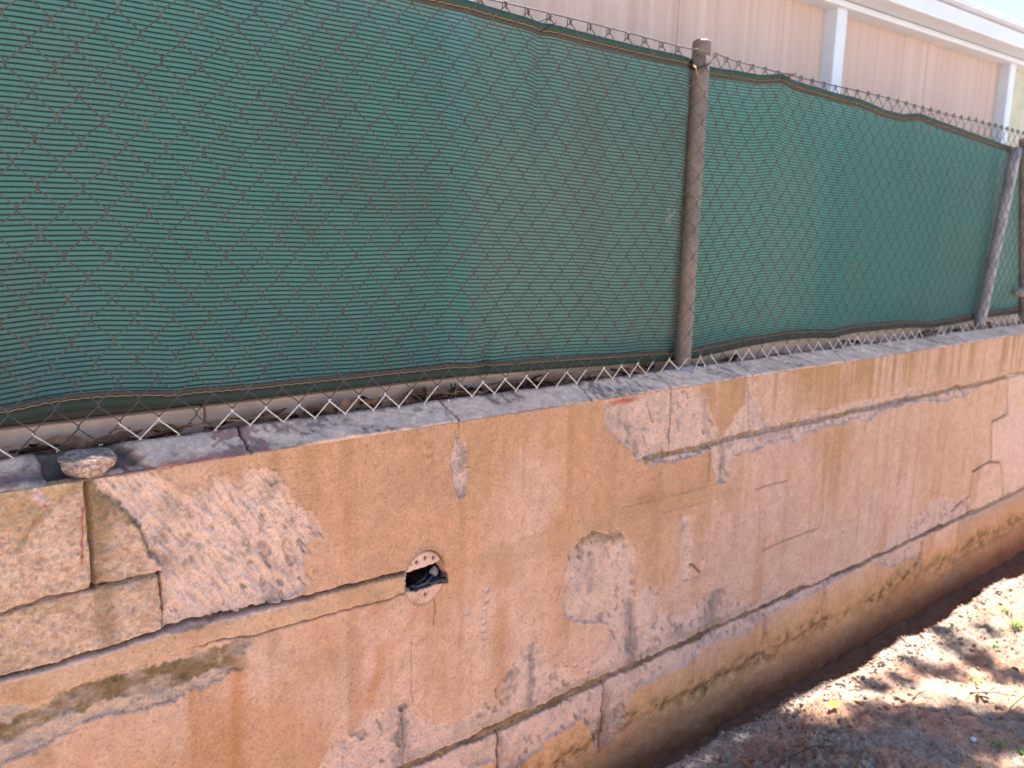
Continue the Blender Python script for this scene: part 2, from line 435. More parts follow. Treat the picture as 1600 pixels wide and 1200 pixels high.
# ---- bed joints
JL = jz(-1.210) + 0.004 * (fbm(U * 5, U * 0, 2, 3) - 0.5)
jw = 0.0100 + 0.012 * (fbm(U * 11, U * 0 + 4, 4, 4) - 0.5) - 0.002 * np.clip(U - 1.5, 0, 1)
dJL = np.abs(wz * 0.5 + sz_ * 0.5 - JL)
mJL = (dJL < jw) & (U > 0.85)
JU = jz(-0.603) + 0.006 * (fbm(U * 5, U * 0, 2, 13) - 0.5)
dJU = np.abs(wz * 0.5 + sz_ * 0.5 - JU)
mJU = (dJU < 0.007 + 0.005 * (fbm(U * 12, U * 0, 2, 14) - 0.3)) & (U > 1.70) & (U < 4.9)
mJR = (np.abs(sz_ - jz(-1.424)) < 0.007) & (U > 3.85)
vcracks = [([(1.213, jz(-1.22)), (1.216, jz(-1.42))], 0.0022), ([(1.588, jz(-1.22)), (1.5905, jz(-1.31)), (1.588, jz(-1.43))], 0.003), ([(1.973, jz(-1.22)), (1.975, jz(-1.28)), (1.977, jz(-1.39))], 0.0016),
           ([(2.357, jz(-1.21)), (2.36, jz(-1.33))], 0.0018), ([(2.726, jz(-1.21)), (2.73, jz(-1.34))], 0.0018), ([(3.11, jz(-1.21)), (3.11, jz(-1.42))], 0.002), ([(3.49, jz(-1.21)), (3.49, jz(-1.42))], 0.003),
           ([(3.845, jz(-1.21)), (3.85, jz(-1.42))], 0.004), ([(4.417, jz(-1.42)), (4.417, jz(-1.6))], 0.004),
           ([(1.803, ZT), (1.806, jz(-0.50)), (1.809, jz(-0.603))], 0.0022), ([(2.165, jz(-0.44)), (2.19, jz(-0.605))], 0.0016),
           ([(1.985, jz(-0.61)), (1.988, jz(-0.71))], 0.002), (P([(644, 1000), (643, 1055), (645, 1098)]), 0.0009), (P([(679, 935), (679, 975)]), 0.0012),
           (P([(630, 1105), (634, 1150), (632, 1220)]), 0.0011), (P([(830, 1020), (832, 1095)]), 0.0008), (P([(989, 945), (990, 1040)]), 0.0007),
           (P([(848, 975), (868, 915)]), 0.0006),
           (uz(1300, 560, 4, [(1100, 100), (1095, 350), (1000, 400), (995, 640), (880, 710), (860, 860), (760, 960)]), 0.0045), (uz(1300, 560, 4, [(990, 645), (1050, 648), (1070, 740), (1070, 850)]), 0.005),
           (uz(1300, 560, 4, [(1180, 0), (1165, 95)]), 0.004),
           (uz(1180, 740, 3.75, [(400, 0), (395, 230), (370, 320), (150, 400), (40, 450)]), 0.0013), (uz(1180, 740, 3.75, [(0, 95), (60, 70), (190, 40)]), 0.0013),
           (uz(920, 580, 5.333, [(280, 1140), (600, 1060), (1060, 940)]), 0.0008), (uz(920, 580, 5.333, [(620, 1180), (900, 1110), (1100, 1050)]), 0.0008),
           (uz(1180, 740, 3.75, [(610, 110), (600, 300), (590, 420)]), 0.0012), (uz(1180, 740, 3.75, [(25, 180), (22, 380)]), 0.001),
           (uz(860, 800, 4, [(780, 480), (860, 430), (930, 400), (990, 390)]), 0.0008), (uz(860, 800, 4, [(890, 330), (940, 375)]), 0.0025), (uz(860, 800, 4, [(712, 395), (713, 460)]), 0.0012),
           (uz(860, 800, 4, [(65, 465), (40, 560)]), 0.0010), (P([(700, 645), (717, 662), (718, 676)]), 0.0012)]
crack = np.zeros(U.shape)
for pts, w in vcracks:
    crack = np.maximum(crack, min(1.0, (w / 0.0020) ** 1.3) * np.exp(-(dline(sx_, sz_, pts) / (max(w, 0.0011 + 0.0006 * max(0, pts[0][0] - 1.25)) * 1.2)) ** 2))
jointL = np.exp(-(dline(sx_, sz_, [(0.325, ZT + 0.02), (0.326, jz(-0.605))]) / 0.0035) ** 2)
jointH = np.exp(-(dline(sx_, sz_, [(-0.62, jz(-0.613)), (0.19, jz(-0.613)), (0.262, jz(-0.604)), (0.326, jz(-0.605)), (0.433, jz(-0.608))]) / 0.003) ** 2)
jointV = np.exp(-(dline(sx_, sz_, [(0.433, jz(-0.605)), (0.435, jz(-0.66)), (0.433, jz(-0.715))]) / 0.0028) ** 2)

# ---- junction disc round the hole
du_ = U - disc_c[0]; dz_ = Z - disc_c[1]
rd = np.hypot(du_ * 1.15, dz_)
mDisc = (rd < 0.062) & (dz_ > -0.060)
ringtop = np.exp(-((rd - 0.062) / 0.0035) ** 2) * sstep(0.0, 0.03, dz_)
pins = uz(560, 820, 6.667, [(617, 395), (706, 348), (790, 345), (700, 728)])
pin = np.zeros(U.shape)
for k, (pu, pz) in enumerate(pins):
    pin = np.maximum(pin, np.exp(-((np.hypot(U - pu, (Z - pz) * 0.8)) / (0.0035 if k < 3 else 0.003)) ** 4))
extra = [(at(1267, 1001)[0], at(1267, 1001)[2], 0.006)]
for pu, pz, r_ in extra:
    pin = np.maximum(pin, np.exp(-(np.hypot(U - pu, Z - pz) / r_) ** 4))

# ---- chipped shells
chip = np.zeros(U.shape); chipe = np.zeros(U.shape)
for k, (cu, cz) in enumerate(chips):
    a = 0.0065 + 0.004 * hash2(np.array([k]), np.array([3]), 9)[0]; b = 0.0045 + 0.003 * hash2(np.array([k]), np.array([5]), 9)[0]
    if k >= 13: a, b = b * 1.0, a * 1.15
    q = np.hypot((U - cu) / a, (Z - cz) / b) + 0.35 * (vnoise(U * 150, Z * 150, 200 + k) - 0.5)
    chip = np.maximum(chip, sstep(1.15, 0.75, q)); chipe = np.maximum(chipe, np.exp(-((q - 1.05) / 0.18) ** 2))

# ---- relief, outwards positive
base_low = fbm(U * 3.5, Z * 3.5, 3, 301) - 0.5
rings = np.sin(900 * np.hypot(U - 0.58 - 0.10 * np.floor(U * 2.2), Z - 0.62 - 0.09 * np.floor(Z * 3)) + 6 * fbm(U * 8, Z * 8, 2, 302))
d = 0.006 * base_low + 0.0011 * (fbm(U * 60, Z * 60, 3, 303) - 0.5) + 0.00028 * rings * sstep(1.6, 0.9, U)
tex_fine = fbm(U * 170, Z * 170, 2, 304) - 0.5
d += 0.0011 * tex_fine
scr = blur((mA | mD | mE | mR | mJ).astype(float), 1)
mCb = blur(mC.astype(float), 1); mSb = blur(mS.astype(float), 1)
scw = blur(scr, 7); lift = np.clip(scw, 0, 0.5) * 2 * (1 - scr) * (0.3 + 1.2 * fbm(U * 22, Z * 22, 2, 318))
d += 0.0034 * lift
# chisel strokes (down to the right), short gouges
ca, sa = math.cos(math.radians(-62)), math.sin(math.radians(-62))
P1 = U * ca + Z * sa; P2 = -U * sa + Z * ca
gouge = fbm(P2 * 95, P1 * 20, 4, 311, 0.6)
ridge = 1 - np.abs(2 * fbm(P2 * 60, P1 * 17, 3, 312) - 1)
rough = fbm(U * 90, Z * 90, 4, 313) - 0.5
isA = blur(mA.astype(float), 2)
d -= scr * (0.0080 + 0.0020 * isA)
d += scr * (0.006 * rough + isA * (0.011 * (gouge - 0.5) + 0.006 * (ridge - 0.75)) + (1 - isA) * 0.008 * (fbm(U * 80, Z * 95, 4, 314, 0.6) - 0.5))
pit = sstep(0.74, 0.80, vnoise(P2 * 85, P1 * 42, 315)) * scr * sstep(0.45, 0.55, fbm(U * 12, Z * 12, 2, 317))
d -= 0.0045 * pit
d -= mCb * 0.006 - mCb * 0.013 * (fbm(U * 45, Z * 65, 5, 316, 0.6) - 0.5)
d -= blur(mCs.astype(float), 1) * 0.002
d -= mSb * 0.009 - mSb * 0.008 * rough
mBl = blur((mB1 | mB2 | mB3).astype(float), 1)
d += mBl * (0.0065 * (fbm(U * 75, Z * 75, 3, 321) - 0.5)) + blur(mB1.astype(float), 1) * 0.004 - blur(mB2.astype(float), 1) * 0.003
sc2 = blur((render_scrap & mB1).astype(float), 1)
d += sc2 * (0.004 + 0.003 * (fbm(U * 30, Z * 30, 3, 322) - 0.5))
d -= 0.014 * jointL + 0.009 * jointH + 0.007 * jointV
d -= 0.010 * crack
d += 0.003 * blur(mStrip.astype(float), 2)
d -= 0.015 * np.exp(-(dg / 0.0032) ** 2) * (0.55 + 0.9 * vnoise(U * 25, U * 0, 331)) + 0.0075 * np.exp(-(dl / 0.0022) ** 2) * sstep(0.45, 0.55, U)
d -= blur(mJL.astype(float), 1) * (0.009 + 0.006 * (fbm(U * 60, Z * 60, 3, 333) - 0.5)) + blur(mJU.astype(float), 1) * 0.006 + blur(mJR.astype(float), 1) * 0.006
d -= 0.0028 * sstep(0.065, 0.060, rd) - 0.0045 * np.exp(-((rd - 0.066) / 0.004) ** 2) * sstep(0.0, 0.04, dz_) + 0.006 * ringtop
d -= 0.010 * pin
d -= 0.0042 * chip - 0.0012 * chipe
d += -0.012 * sstep(jz(-1.36), jz(-1.40), Z) * (0.5 + fbm(U * 8, Z * 8, 3, 341)) + 0.010 * (fbm(U * 25, Z * 25, 4, 342) - 0.5) * sstep(jz(-1.36), jz(-1.42), Z)
lowcourse = (Z < JL)
d += np.where(lowcourse, 0.002 * (hash2(np.floor((U - 0.05) / 0.385).astype(int), np.zeros(U.shape, int), 5) - 0.5), 0)

# ---- single strokes of the hammer pick
def strokes(polys, n, ang, sd, lens, wid, dep, seed):
    rs = np.random.default_rng(seed); out = np.zeros(U.shape); lip = np.zeros(U.shape); k = 0
    while k < n:
        poly = np.array(polys[rs.integers(len(polys))])
        p = poly.min(0) + rs.random(2) * (poly.max(0) - poly.min(0))
        if not inpoly(np.array([p[0]]), np.array([p[1]]), poly)[0]:
            k += 0.05; continue
        k += 1
        a = math.radians(rs.normal(ang, sd)); L_ = rs.uniform(*lens) * 0.5; W_ = rs.uniform(*wid) * 0.5; dp = rs.uniform(*dep)
        i0, i1 = np.searchsorted(U1, [p[0] - L_, p[0] + L_]); j0, j1 = np.searchsorted(Z1, [p[1] - L_, p[1] + L_])
        if i1 - i0 < 2 or j1 - j0 < 2: continue
        uu = U[j0:j1, i0:i1] - p[0]; zz = Z[j0:j1, i0:i1] - p[1]
        q = (uu * math.cos(a) + zz * math.sin(a)) / L_; w = (-uu * math.sin(a) + zz * math.cos(a)) / W_
        w = w + 0.5 * (vnoise(uu * 130 + k, zz * 130, seed) - 0.5)
        tp = np.sqrt(np.clip(1 - q * q, 0, 1))
        cut = np.where((w > -1) & (w < 1), (1 - w) * 0.5, 0) * tp
        ed = np.exp(-((w + 1.15) / 0.3) ** 2) * tp
        out[j0:j1, i0:i1] = np.maximum(out[j0:j1, i0:i1], cut * dp); lip[j0:j1, i0:i1] = np.maximum(lip[j0:j1, i0:i1], ed)
    return out, lip
zoneA = [polyA]
stA, lipA = strokes(zoneA, 300, -60, 9, (0.022, 0.065), (0.0055, 0.0115), (0.0022, 0.0065), 1)
stD, lipD = strokes([polyD, polyD, polyE1, polyE2], 600, -72, 22, (0.010, 0.030), (0.004, 0.009), (0.0022, 0.0058), 2)
sta = np.maximum(stA, stD); lipa = np.maximum(lipA, lipD) * np.clip(scr * 1.2, 0, 1)
d -= blur(sta, 1) * 1.1
d += 0.0010 * lipa
bn = fbm(U * 125, Z * 125, 3, 351, 0.6)                      # grain of the bare blocks
d += mBl * 0.0060 * (bn - 0.5)
pn = fbm(U * 210, Z * 190, 2, 352)                           # orange-peel grain of the render
d += (1 - scr) * (1 - mBl) * 0.0011 * (pn - 0.5)

# ---- the colour of each material on the face
def mixc(c, w, col):
    return c * (1 - w[..., None]) + np.array(col) * w[..., None]
n_big = fbm(U * 2.2, Z * 2.2, 4, 401); n_med = fbm(U * 9, Z * 9, 4, 402); n_sm = fbm(U * 45, Z * 45, 3, 403)
drip = fbm(U * 26, Z * 1.3, 4, 404); drip2 = fbm(U * 9, Z * 0.7, 3, 405)
OCH = np.array([0.485, 0.265, 0.155]); PNK = np.array([0.55, 0.335, 0.24]); PALE = np.array([0.66, 0.435, 0.315])
w_p = np.clip(sstep(0.36, 0.60, n_big + 0.24 * (0.68 - Z) + 0.35 * (drip2 - 0.5) + 0.25 * (n_med - 0.5)), 0, 1)
c = OCH * (1 - w_p[..., None]) + PNK * w_p[..., None]
c = mixc(c, sstep(2.0, 4.6, U) * 0.65, PALE)
c = mixc(c, sstep(0.58, 0.72, fbm(U * 14, Z * 0.9, 4, 407)) * sstep(0.4, 0.6, fbm(U * 3, Z * 4, 2, 408)) * 0.45, (0.375, 0.185, 0.085))
c = mixc(c, sstep(0.55, 0.75, drip) * (0.28 + 0.35 * sstep(0.85, 1.12, Z)), (0.36, 0.195, 0.095))
c = mixc(c, sstep(0.52, 0.70, n_med) * 0.25, (0.42, 0.205, 0.105))
c = mixc(c, sstep(0.94, 1.12, Z + 0.06 * drip2) * sstep(0.42, 0.62, fbm(U * 30, Z * 1.0, 4, 406)) * (0.25 + 0.45 * sstep(1.6, 2.6, U)), (0.36, 0.205, 0.085))
# bare scraped surface
PS = np.array([0.645, 0.425, 0.325]); PG = np.array([0.36, 0.26, 0.215])
sw = fbm(U * 34, Z * 28, 5, 411, 0.6)
cs = mixc(np.broadcast_to(PS, c.shape), sstep(0.46, 0.74, sw + 0.25 * (fbm(U * 5, Z * 5, 2, 412) - 0.5)) * (0.42 - 0.2 * isA), PG)
cs = mixc(cs, pit * 0.5, (0.26, 0.20, 0.165))
cs = mixc(cs, isA * sstep(0.45, 0.7, gouge) * 0.4, (0.68, 0.46, 0.365))
c = c * (1 - scr[..., None]) + cs * scr[..., None]
cS = mixc(np.broadcast_to(np.array([0.66, 0.45, 0.36]), c.shape), sstep(0.46, 0.66, sw) * 0.7, (0.33, 0.24, 0.20))
c = c * (1 - mSb[..., None]) + cS * mSb[..., None]
c = mixc(c, np.clip(lipa, 0, 1) * 0.55, (0.72, 0.505, 0.41))
c = mixc(c, sstep(0.0022, 0.0048, sta) * scr * 0.10, (0.36, 0.24, 0.18))
# pale torn rim round the scraped zones
rim = scr * (1 - scr) * 4 + mCb * (1 - mCb) * 3
c = mixc(c, np.clip(rim, 0, 1) * (0.35 + 0.5 * n_sm), (0.66, 0.45, 0.38))
# grey vertical smears of mortar in the scraped zone
for pts, w, s in [(P([(632, 1105), (634, 1150), (632, 1230)]), 0.016, 0.75), (P([(833, 1010), (832, 1100)]), 0.014, 0.8), (P([(806, 1040), (796, 1100)]), 0.010, 0.5), (P([(985, 950), (988, 1045)]), 0.020, 0.85),
                  (P([(1122, 925), (1108, 985)]), 0.036, 0.9), (P([(1060, 990), (1080, 1000)]), 0.02, 0.6), (P([(948, 1080), (950, 1160)]), 0.016, 0.75), (P([(782, 1150), (786, 1195)]), 0.010, 0.7), (P([(925, 870), (925, 920)]), 0.018, 0.55),
                  (P([(1135, 700), (1128, 748)]), 0.012, 0.7), (P([(1100, 600), (1110, 680)]), 0.014, 0.5), (P([(965, 655), (985, 680)]), 0.025, 0.35)]:
    m = np.exp(-(dline(wx, wz, pts, 0.15) / w) ** 2) * np.clip(scr + 0.15, 0, 1) * s * (0.45 + 0.9 * fbm(U * 50, Z * 30, 3, 421))
    c = mixc(c, np.clip(m, 0, 0.92), (0.245, 0.195, 0.165))
olive = np.exp(-(dline(wx, wz, P([(905, 850), (930, 838), (975, 838)]), 0.1) / 0.016) ** 2) * inpoly(U, Z, polyD)
c = mixc(c, np.clip(olive, 0, 1) * 0.85, (0.26, 0.185, 0.10))
pa = np.zeros(U.shape)
for x, y, r in [(365, 716 + 28, .012), (383, 753, .014), (425, 760, .016), (424, 778, .010), (335, 756, .012), (284, 789, .012), (275, 800, .018), (300, 812, .010), (262, 790, .016), (256, 840, .012), (292, 850, .008), (294, 848, .008),
                (309, 865, .008), (448, 851, .009), (449, 860, .008), (412, 862, .008), (395, 867, .007), (294, 886, .012), (258, 880, .025), (460, 820, .009), (418, 822, .009), (398, 886, .006), (388, 846, .008), (437, 935, .018), (370, 880, .007)]:
    p_ = at(x, y); pa = np.maximum(pa, np.exp(-(np.hypot(wx - p_[0], wz - p_[2]) / r) ** 2))
c = mixc(c, np.clip(pa * 1.2, 0, 1) * isA * (0.1 + 0.9 * n_sm), (0.27, 0.20, 0.15))
# mortar smear under the strip
cC = mixc(np.broadcast_to(np.array([0.52, 0.34, 0.245]), c.shape), sstep(0.5, 0.66, fbm(U * 30, Z * 30, 3, 431)) * 0.7, (0.36, 0.27, 0.22))
c = c * (1 - mCb[..., None]) + cC * mCb[..., None]
c = mixc(c, blur(mCs.astype(float), 1) * np.clip(0.75 + 2.2 * (fbm(U * 26, Z * 34, 5, 432, 0.6) - 0.45), 0, 1), (0.20, 0.128, 0.066))
# bare blocks
BLK = np.array([0.54, 0.335, 0.235])
cb = mixc(np.broadcast_to(BLK, c.shape), sstep(0.45, 0.70, n_sm) * 0.35, (0.58, 0.39, 0.27))
cb = mixc(cb, sstep(0.50, 0.68, bn) * 0.55, (0.63, 0.43, 0.32))
cb = mixc(cb, sstep(0.48, 0.34, bn) * 0.5, (0.41, 0.23, 0.14))
cb = mixc(cb, sstep(0.5, 0.75, n_med) * 0.35, (0.33, 0.205, 0.115))
cb = mixc(cb, np.exp(-((U - 0.345) / 0.035) ** 2) * (U > 0.325) * sstep(0.98, 1.12, Z) * 0.75, (0.17, 0.105, 0.05))
cb = mixc(cb, np.exp(-((U - 0.340) / 0.02) ** 2) * (U > 0.325) * 0.55, (0.22, 0.14, 0.07))
cb = mixc(cb, sstep(0.30, 0.10, U) * sstep(jz(-0.62), jz(-0.72), Z) * 0.6, (0.24, 0.17, 0.11))
mBb = mBl * (1 - scr)
c = c * (1 - mBb[..., None]) + cb * mBb[..., None]
c = mixc(c, sc2 * 0.8, (0.46, 0.275, 0.15))
c = mixc(c, np.exp(-(dline(wx, wz, uz(0, 700, 5.333, [(690, 340), (600, 380), (480, 470), (390, 540), (290, 620), (170, 730), (150, 850)])) / 0.006) ** 2) * 0.6, (0.21, 0.14, 0.07))
c = mixc(c, np.exp(-(dline(wx, wz, uz(0, 700, 5.333, [(330, 340), (370, 430), (410, 480)])) / 0.006) ** 2) * 0.8, (0.66, 0.47, 0.42))
c = mixc(c, np.exp(-(dline(sx_, sz_, uz(0, 700, 5.333, [(690, 500), (685, 640), (690, 700), (678, 830), (670, 950)])) / 0.0018) ** 2) * 0.85, (0.34, 0.06, 0.035))
c = mixc(c, np.exp(-(dline(sx_, sz_, uz(0, 700, 5.333, [(360, 460), (375, 475)])) / 0.003) ** 2) * 0.9, (0.34, 0.06, 0.05))
edgeA = np.exp(-(dline(wx, wz, uz(0, 700, 5.333, [(830, 430), (900, 450), (960, 470), (1060, 580), (1130, 640), (1200, 740), (1280, 880)])) / 0.0065) ** 2)
c = mixc(c, edgeA * (0.3 + n_sm), (0.20, 0.145, 0.085))
c = mixc(c, np.clip(jointL * 0.8 + jointH * 0.75 + jointV * 0.7, 0, 1), (0.14, 0.085, 0.045))
c = mixc(c, np.exp(-((Z - jz(-0.62)) / 0.012) ** 2) * (U < 0.43) * 0.35, (0.28, 0.175, 0.085))
# strip
c = mixc(c, blur(mStrip.astype(float), 1) * 0.8, (0.50, 0.295, 0.175))
c = mixc(c, blur(mStrip.astype(float), 1) * sstep(0.45, 0.65, fbm(U * 6, Z * 14, 3, 441)) * 0.5, (0.36, 0.195, 0.10))
c = mixc(c, np.exp(-(dg / 0.0030) ** 2) * 0.85, (0.10, 0.062, 0.038))
c = mixc(c, np.exp(-((dg - 0.006) / 0.003) ** 2) * mStrip * sstep(0.75, 0.6, U) * 0.6, (0.58, 0.43, 0.39))
c = mixc(c, np.exp(-(dl / 0.0018) ** 2) * sstep(0.45, 0.55, U) * 0.8, (0.13, 0.07, 0.04))
# bed joints, cracks
jlb = blur(mJL.astype(float), 1)
c = mixc(c, np.exp(-((Z - JL - 0.022) / 0.014) ** 2) * (U > 0.95) * (U < 2.4) * 0.5 * (n_med + 0.25), (0.27, 0.19, 0.12))
jag = fbm(U * 70, Z * 14, 3, 452)
c = mixc(c, np.exp(-(np.maximum(np.abs(Z - JL) - 0.010, 0) / 0.011) ** 2) * sstep(0.46, 0.62, jag) * (U > 1.6) * 0.6, (0.58, 0.42, 0.37))
c = mixc(c, jlb * 0.92, (0.225, 0.135, 0.068))
c = mixc(c, jlb * sstep(0.46, 0.66, fbm(U * 40, Z * 90, 4, 451, 0.6)) * 0.6, (0.40, 0.25, 0.135))
c = mixc(c, jlb * sstep(0.52, 0.62, fbm(U * 16, Z * 60, 3, 453)) * 0.6, (0.12, 0.075, 0.042))
c = mixc(c, blur(mJU.astype(float), 1) * 0.9, (0.27, 0.17, 0.075))
c = mixc(c, np.exp(-(np.maximum(np.abs(Z - JU + 0.006) - 0.010, 0) / 0.014) ** 2) * sstep(0.48, 0.62, jag) * (U > 1.72) * (U < 3.9) * 0.75, (0.36, 0.28, 0.25))
c = mixc(c, blur(mJR.astype(float), 1) * 0.8, (0.25, 0.16, 0.09))
c = mixc(c, crack * 0.8, (0.15, 0.09, 0.055))
# right-hand blocks
rB = inpoly(sx_, sz_, uz(1300, 560, 4, [(1098, 100), (1098, 350), (1003, 405), (998, 640), (1050, 645), (1075, 850), (1240, 780), (1300, 400), (1260, 90)]))
c = mixc(c, blur(rB.astype(float), 2) * 0.6, (0.63, 0.43, 0.34))
c = mixc(c, blur(pmask(polyBig).astype(float), 2) * 0.8, (0.40, 0.275, 0.20))
# the disc, rings, chips, runs
c = mixc(c, sstep(0.063, 0.058, rd) * np.where(dz_ > -0.01, 0.9, 0.5), (0.60, 0.385, 0.30))
c = mixc(c, ringtop * 0.85, (0.20, 0.115, 0.055))
c = mixc(c, pin * 0.9, (0.13, 0.085, 0.06))
c = mixc(c, chip * 0.85, (0.63, 0.45, 0.385))
c = mixc(c, chipe * (dz_ * 0 + 1) * 0.25, (0.30, 0.17, 0.09))
for pts, w, s in [(P([(371, 1050), (368, 1130), (364, 1230)]), 0.020, 0.75), (P([(588, 1060), (575, 1100)]), 0.014, 0.6), (P([(600, 1010), (590, 1060)]), 0.012, 0.45), (P([(300, 1080), (303, 1200)]), 0.012, 0.35),
                  (P([(785, 960), (782, 1090)]), 0.022, 0.5), (P([(870, 820), (872, 1020)]), 0.03, 0.35), (P([(650, 940), (640, 985)]), 0.012, 0.4), (P([(455, 840), (460, 900)]), 0.008, 0.2)]:
    c = mixc(c, np.exp(-(dline(U + 0.006 * (drip - 0.5), Z, pts, 0.12) / w) ** 2) * s, (0.40, 0.175, 0.065))
c = mixc(c, np.exp(-(np.hypot(U - at(675, 705)[0], (Z - at(675, 705)[2]) * 0.6) / 0.025) ** 2) * sstep(0.45, 0.65, n_sm) * 0.7, (0.22, 0.14, 0.06))
band = inpoly(sx_, sz_, uz(920, 580, 5.333, [(-1000, 1500), (280, 1145), (600, 1060), (1060, 940), (1100, 1050), (900, 1110), (620, 1180), (-900, 1700)]))
c = mixc(c, blur(band.astype(float), 1) * 0.45, (0.42, 0.25, 0.14))
c = mixc(c, np.exp(-(np.hypot((U - at(1010, 780)[0]) / 0.09, (Z - at(1010, 780)[2]) / 0.03) ** 2)) * sstep(0.4, 0.6, n_sm) * 0.7, (0.34, 0.175, 0.08))
redp = np.exp(-(np.hypot((U - at(980, 627)[0]) / 0.05, (Z - at(980, 627)[2]) / 0.010) ** 2))
c = mixc(c, redp * (0.3 + n_sm) * 1.1 * (redp > 0.1), (0.36, 0.08, 0.05))
c = mixc(c, np.exp(-(dline(wx, wz, P([(205, 742), (235, 735), (300, 722)])) / 0.0045) ** 2) * 0.85, (0.30, 0.055, 0.035))
rp = at(1428, 912); c = mixc(c, np.exp(-(np.hypot((wx - rp[0]) / 0.06, (wz - rp[2]) / 0.014) ** 2)) * 0.7, (0.42, 0.13, 0.06))
# mould and splash dirt towards the foot
zf = Z + 0.06 * (fbm(U * 3, U * 0, 3, 461) - 0.5) + 0.05 * (n_med - 0.5) - 0.02 * np.clip(U - 1.5, -1, 3) * 0
c = mixc(c, sstep(jz(-1.20), jz(-1.34), zf) * 0.7 * (1 - 0.8 * scr), (0.60, 0.285, 0.11))
zm = zf + 0.03 * (fbm(U * 14, Z * 14, 3, 462) - 0.5)
c = mixc(c, np.clip(np.exp(-((zm - jz(-1.375)) / 0.045) ** 2) * sstep(0.30, 0.80, fbm(U * 34, Z * 44, 5, 463, 0.7)) * (0.4 + 0.9 * fbm(U * 5, Z * 0, 3, 464)) * 1.3, 0, 0.9), (0.150, 0.084, 0.034))
c = mixc(c, sstep(jz(-1.40), jz(-1.46), zf) * 0.8, (0.44, 0.18, 0.08))
c = mixc(c, sstep(jz(-1.47), jz(-1.55), zf) * 0.7, (0.36, 0.14, 0.065))
speck = sstep(0.80, 0.86, vnoise(U * 210, Z * 210, 471))
c = mixc(c, speck * 0.35, (0.22, 0.13, 0.07))
c = c * (1 + (0.26 * (pn - 0.5) + 0.22 * (n_med - 0.5)) * (1 - scr))[..., None]
c = c * (0.88 + 0.24 * n_sm)[..., None]
c = np.clip(c, 0.01, 0.85)

# ---- which part each cell belongs to
lab = np.zeros(U.shape, int)                                  # 0 render coat
lab[mStrip] = 1
lab[mJL | mJU | mJR] = 2
lab[mC] = 3
bl = 10
def addblock(m):
    global bl
    lab[m] = bl; bl += 1
addblock(mB1); addblock(mB2); addblock(mB3); addblock(mA)
for k in range(-1, 14):                                       # the course below the bed joint
    u0, u1 = 1.2145 + 0.3845 * (k - 1), 1.2145 + 0.3845 * k
    m = (sx_ >= u0) & (sx_ < u1) & (Z < JL) & ~mJL & (Z > jz(-1.424)) & ~mJR
    if m.any(): addblock(m)
for k in range(9, 20):                                        # the foot course, seen at the far end
    u0, u1 = 1.02 + 0.3845 * (k - 1), 1.02 + 0.3845 * k
    m = (sx_ >= u0) & (sx_ < u1) & (Z <= jz(-1.424)) & ~mJR
    if m.any(): addblock(m)
foot = (Z <= jz(-1.424)) & (lab < 10) & ~mJR
lab[foot] = 4
mDn = mD & (Z > JL) & ~mJL
for u0, u1, zlo, zhi in [(0, 0.955, jz(-1.01), jz(-0.8)), (-1, 0.93, JL, jz(-1.00)), (0.93, 1.385, JL, jz(-1.00)), (1.385, 1.74, JL, jz(-1.012)), (1.74, 2.13, JL, jz(-1.012)), (2.13, 4, JL, jz(-1.012)),
                         (1.3, 1.62, jz(-1.012), jz(-0.8)), (1.62, 2.4, jz(-1.012), jz(-0.8))]:
    m = mDn & (sx_ >= u0) & (sx_ < u1) & (Z > zlo) & (Z <= zhi)
    if m.any(): addblock(m)
addblock((mE) & (sx_ < 1.806) & (Z > JU) & ~mJU); addblock(mE & (sx_ >= 1.806) & (sx_ < 2.19) & (Z > JU) & ~mJU); addblock(mE & (sx_ >= 2.19) & (Z > JU) & ~mJU); addblock(mE & (Z < JU) & ~mJU)
addblock(rB & (Z > jz(-1.01))); addblock(rB & (Z <= jz(-1.01)) & ~mJL)
lab[(sstep(0.063, 0.058, rd) > 0.5)] = 5                      # junction disc
lab[mHole] = -1

m_wall = mat('weathered_render', attr='albedo', rough=0.92, nscale=[(300, 0.13), (900, 0.16)], bump=[(330, 0.45, 0.0020), (900, 0.45, 0.0011)], spec=0.04)
nt = m_wall.node_tree; N = nt.nodes; L = nt.links
b_ = N['Principled BSDF']; last = b_.inputs['Normal'].links[0].from_node
at_ = N.new('ShaderNodeAttribute'); at_.attribute_name = 'bare'
tc = [n for n in N if n.type == 'TEX_COORD'][0]
mp = N.new('ShaderNodeMapping'); mp.inputs['Rotation'].default_value = (0, math.radians(-28), 0); mp.inputs['Scale'].default_value = (150, 110, 48)
nz = N.new('ShaderNodeTexNoise'); nz.inputs['Scale'].default_value = 1.0; nz.inputs['Detail'].default_value = 5; nz.inputs['Roughness'].default_value = 0.65
L.new(tc.outputs['Object'], mp.inputs[0]); L.new(mp.outputs[0], nz.inputs['Vector'])
bp = N.new('ShaderNodeBump'); bp.inputs['Distance'].default_value = 0.0055
L.new(at_.outputs['Fac'], bp.inputs['Strength']); L.new(nz.outputs[0], bp.inputs['Height']); L.new(last.outputs[0], bp.inputs['Normal']); L.new(bp.outputs[0], b_.inputs['Normal'])
VW = np.stack([U, -d, Z], -1).reshape(-1, 3)
CW = c.reshape(-1, 3)
BW = np.clip(np.maximum.reduce([scr * (1 - 0.35 * isA), mCb * 0.9, mSb, mBl * 0.75, jlb * 0.8]), 0, 1).reshape(-1)
F_all = grid_faces(len(U1), len(Z1))
cell = lab[:-1, :-1].reshape(-1)
names = {0: 'render_coat', 1: 'mortar_strip', 2: 'bed_joint', 3: 'mortar_smear', 4: 'wall_foot', 5: 'junction_disc'}
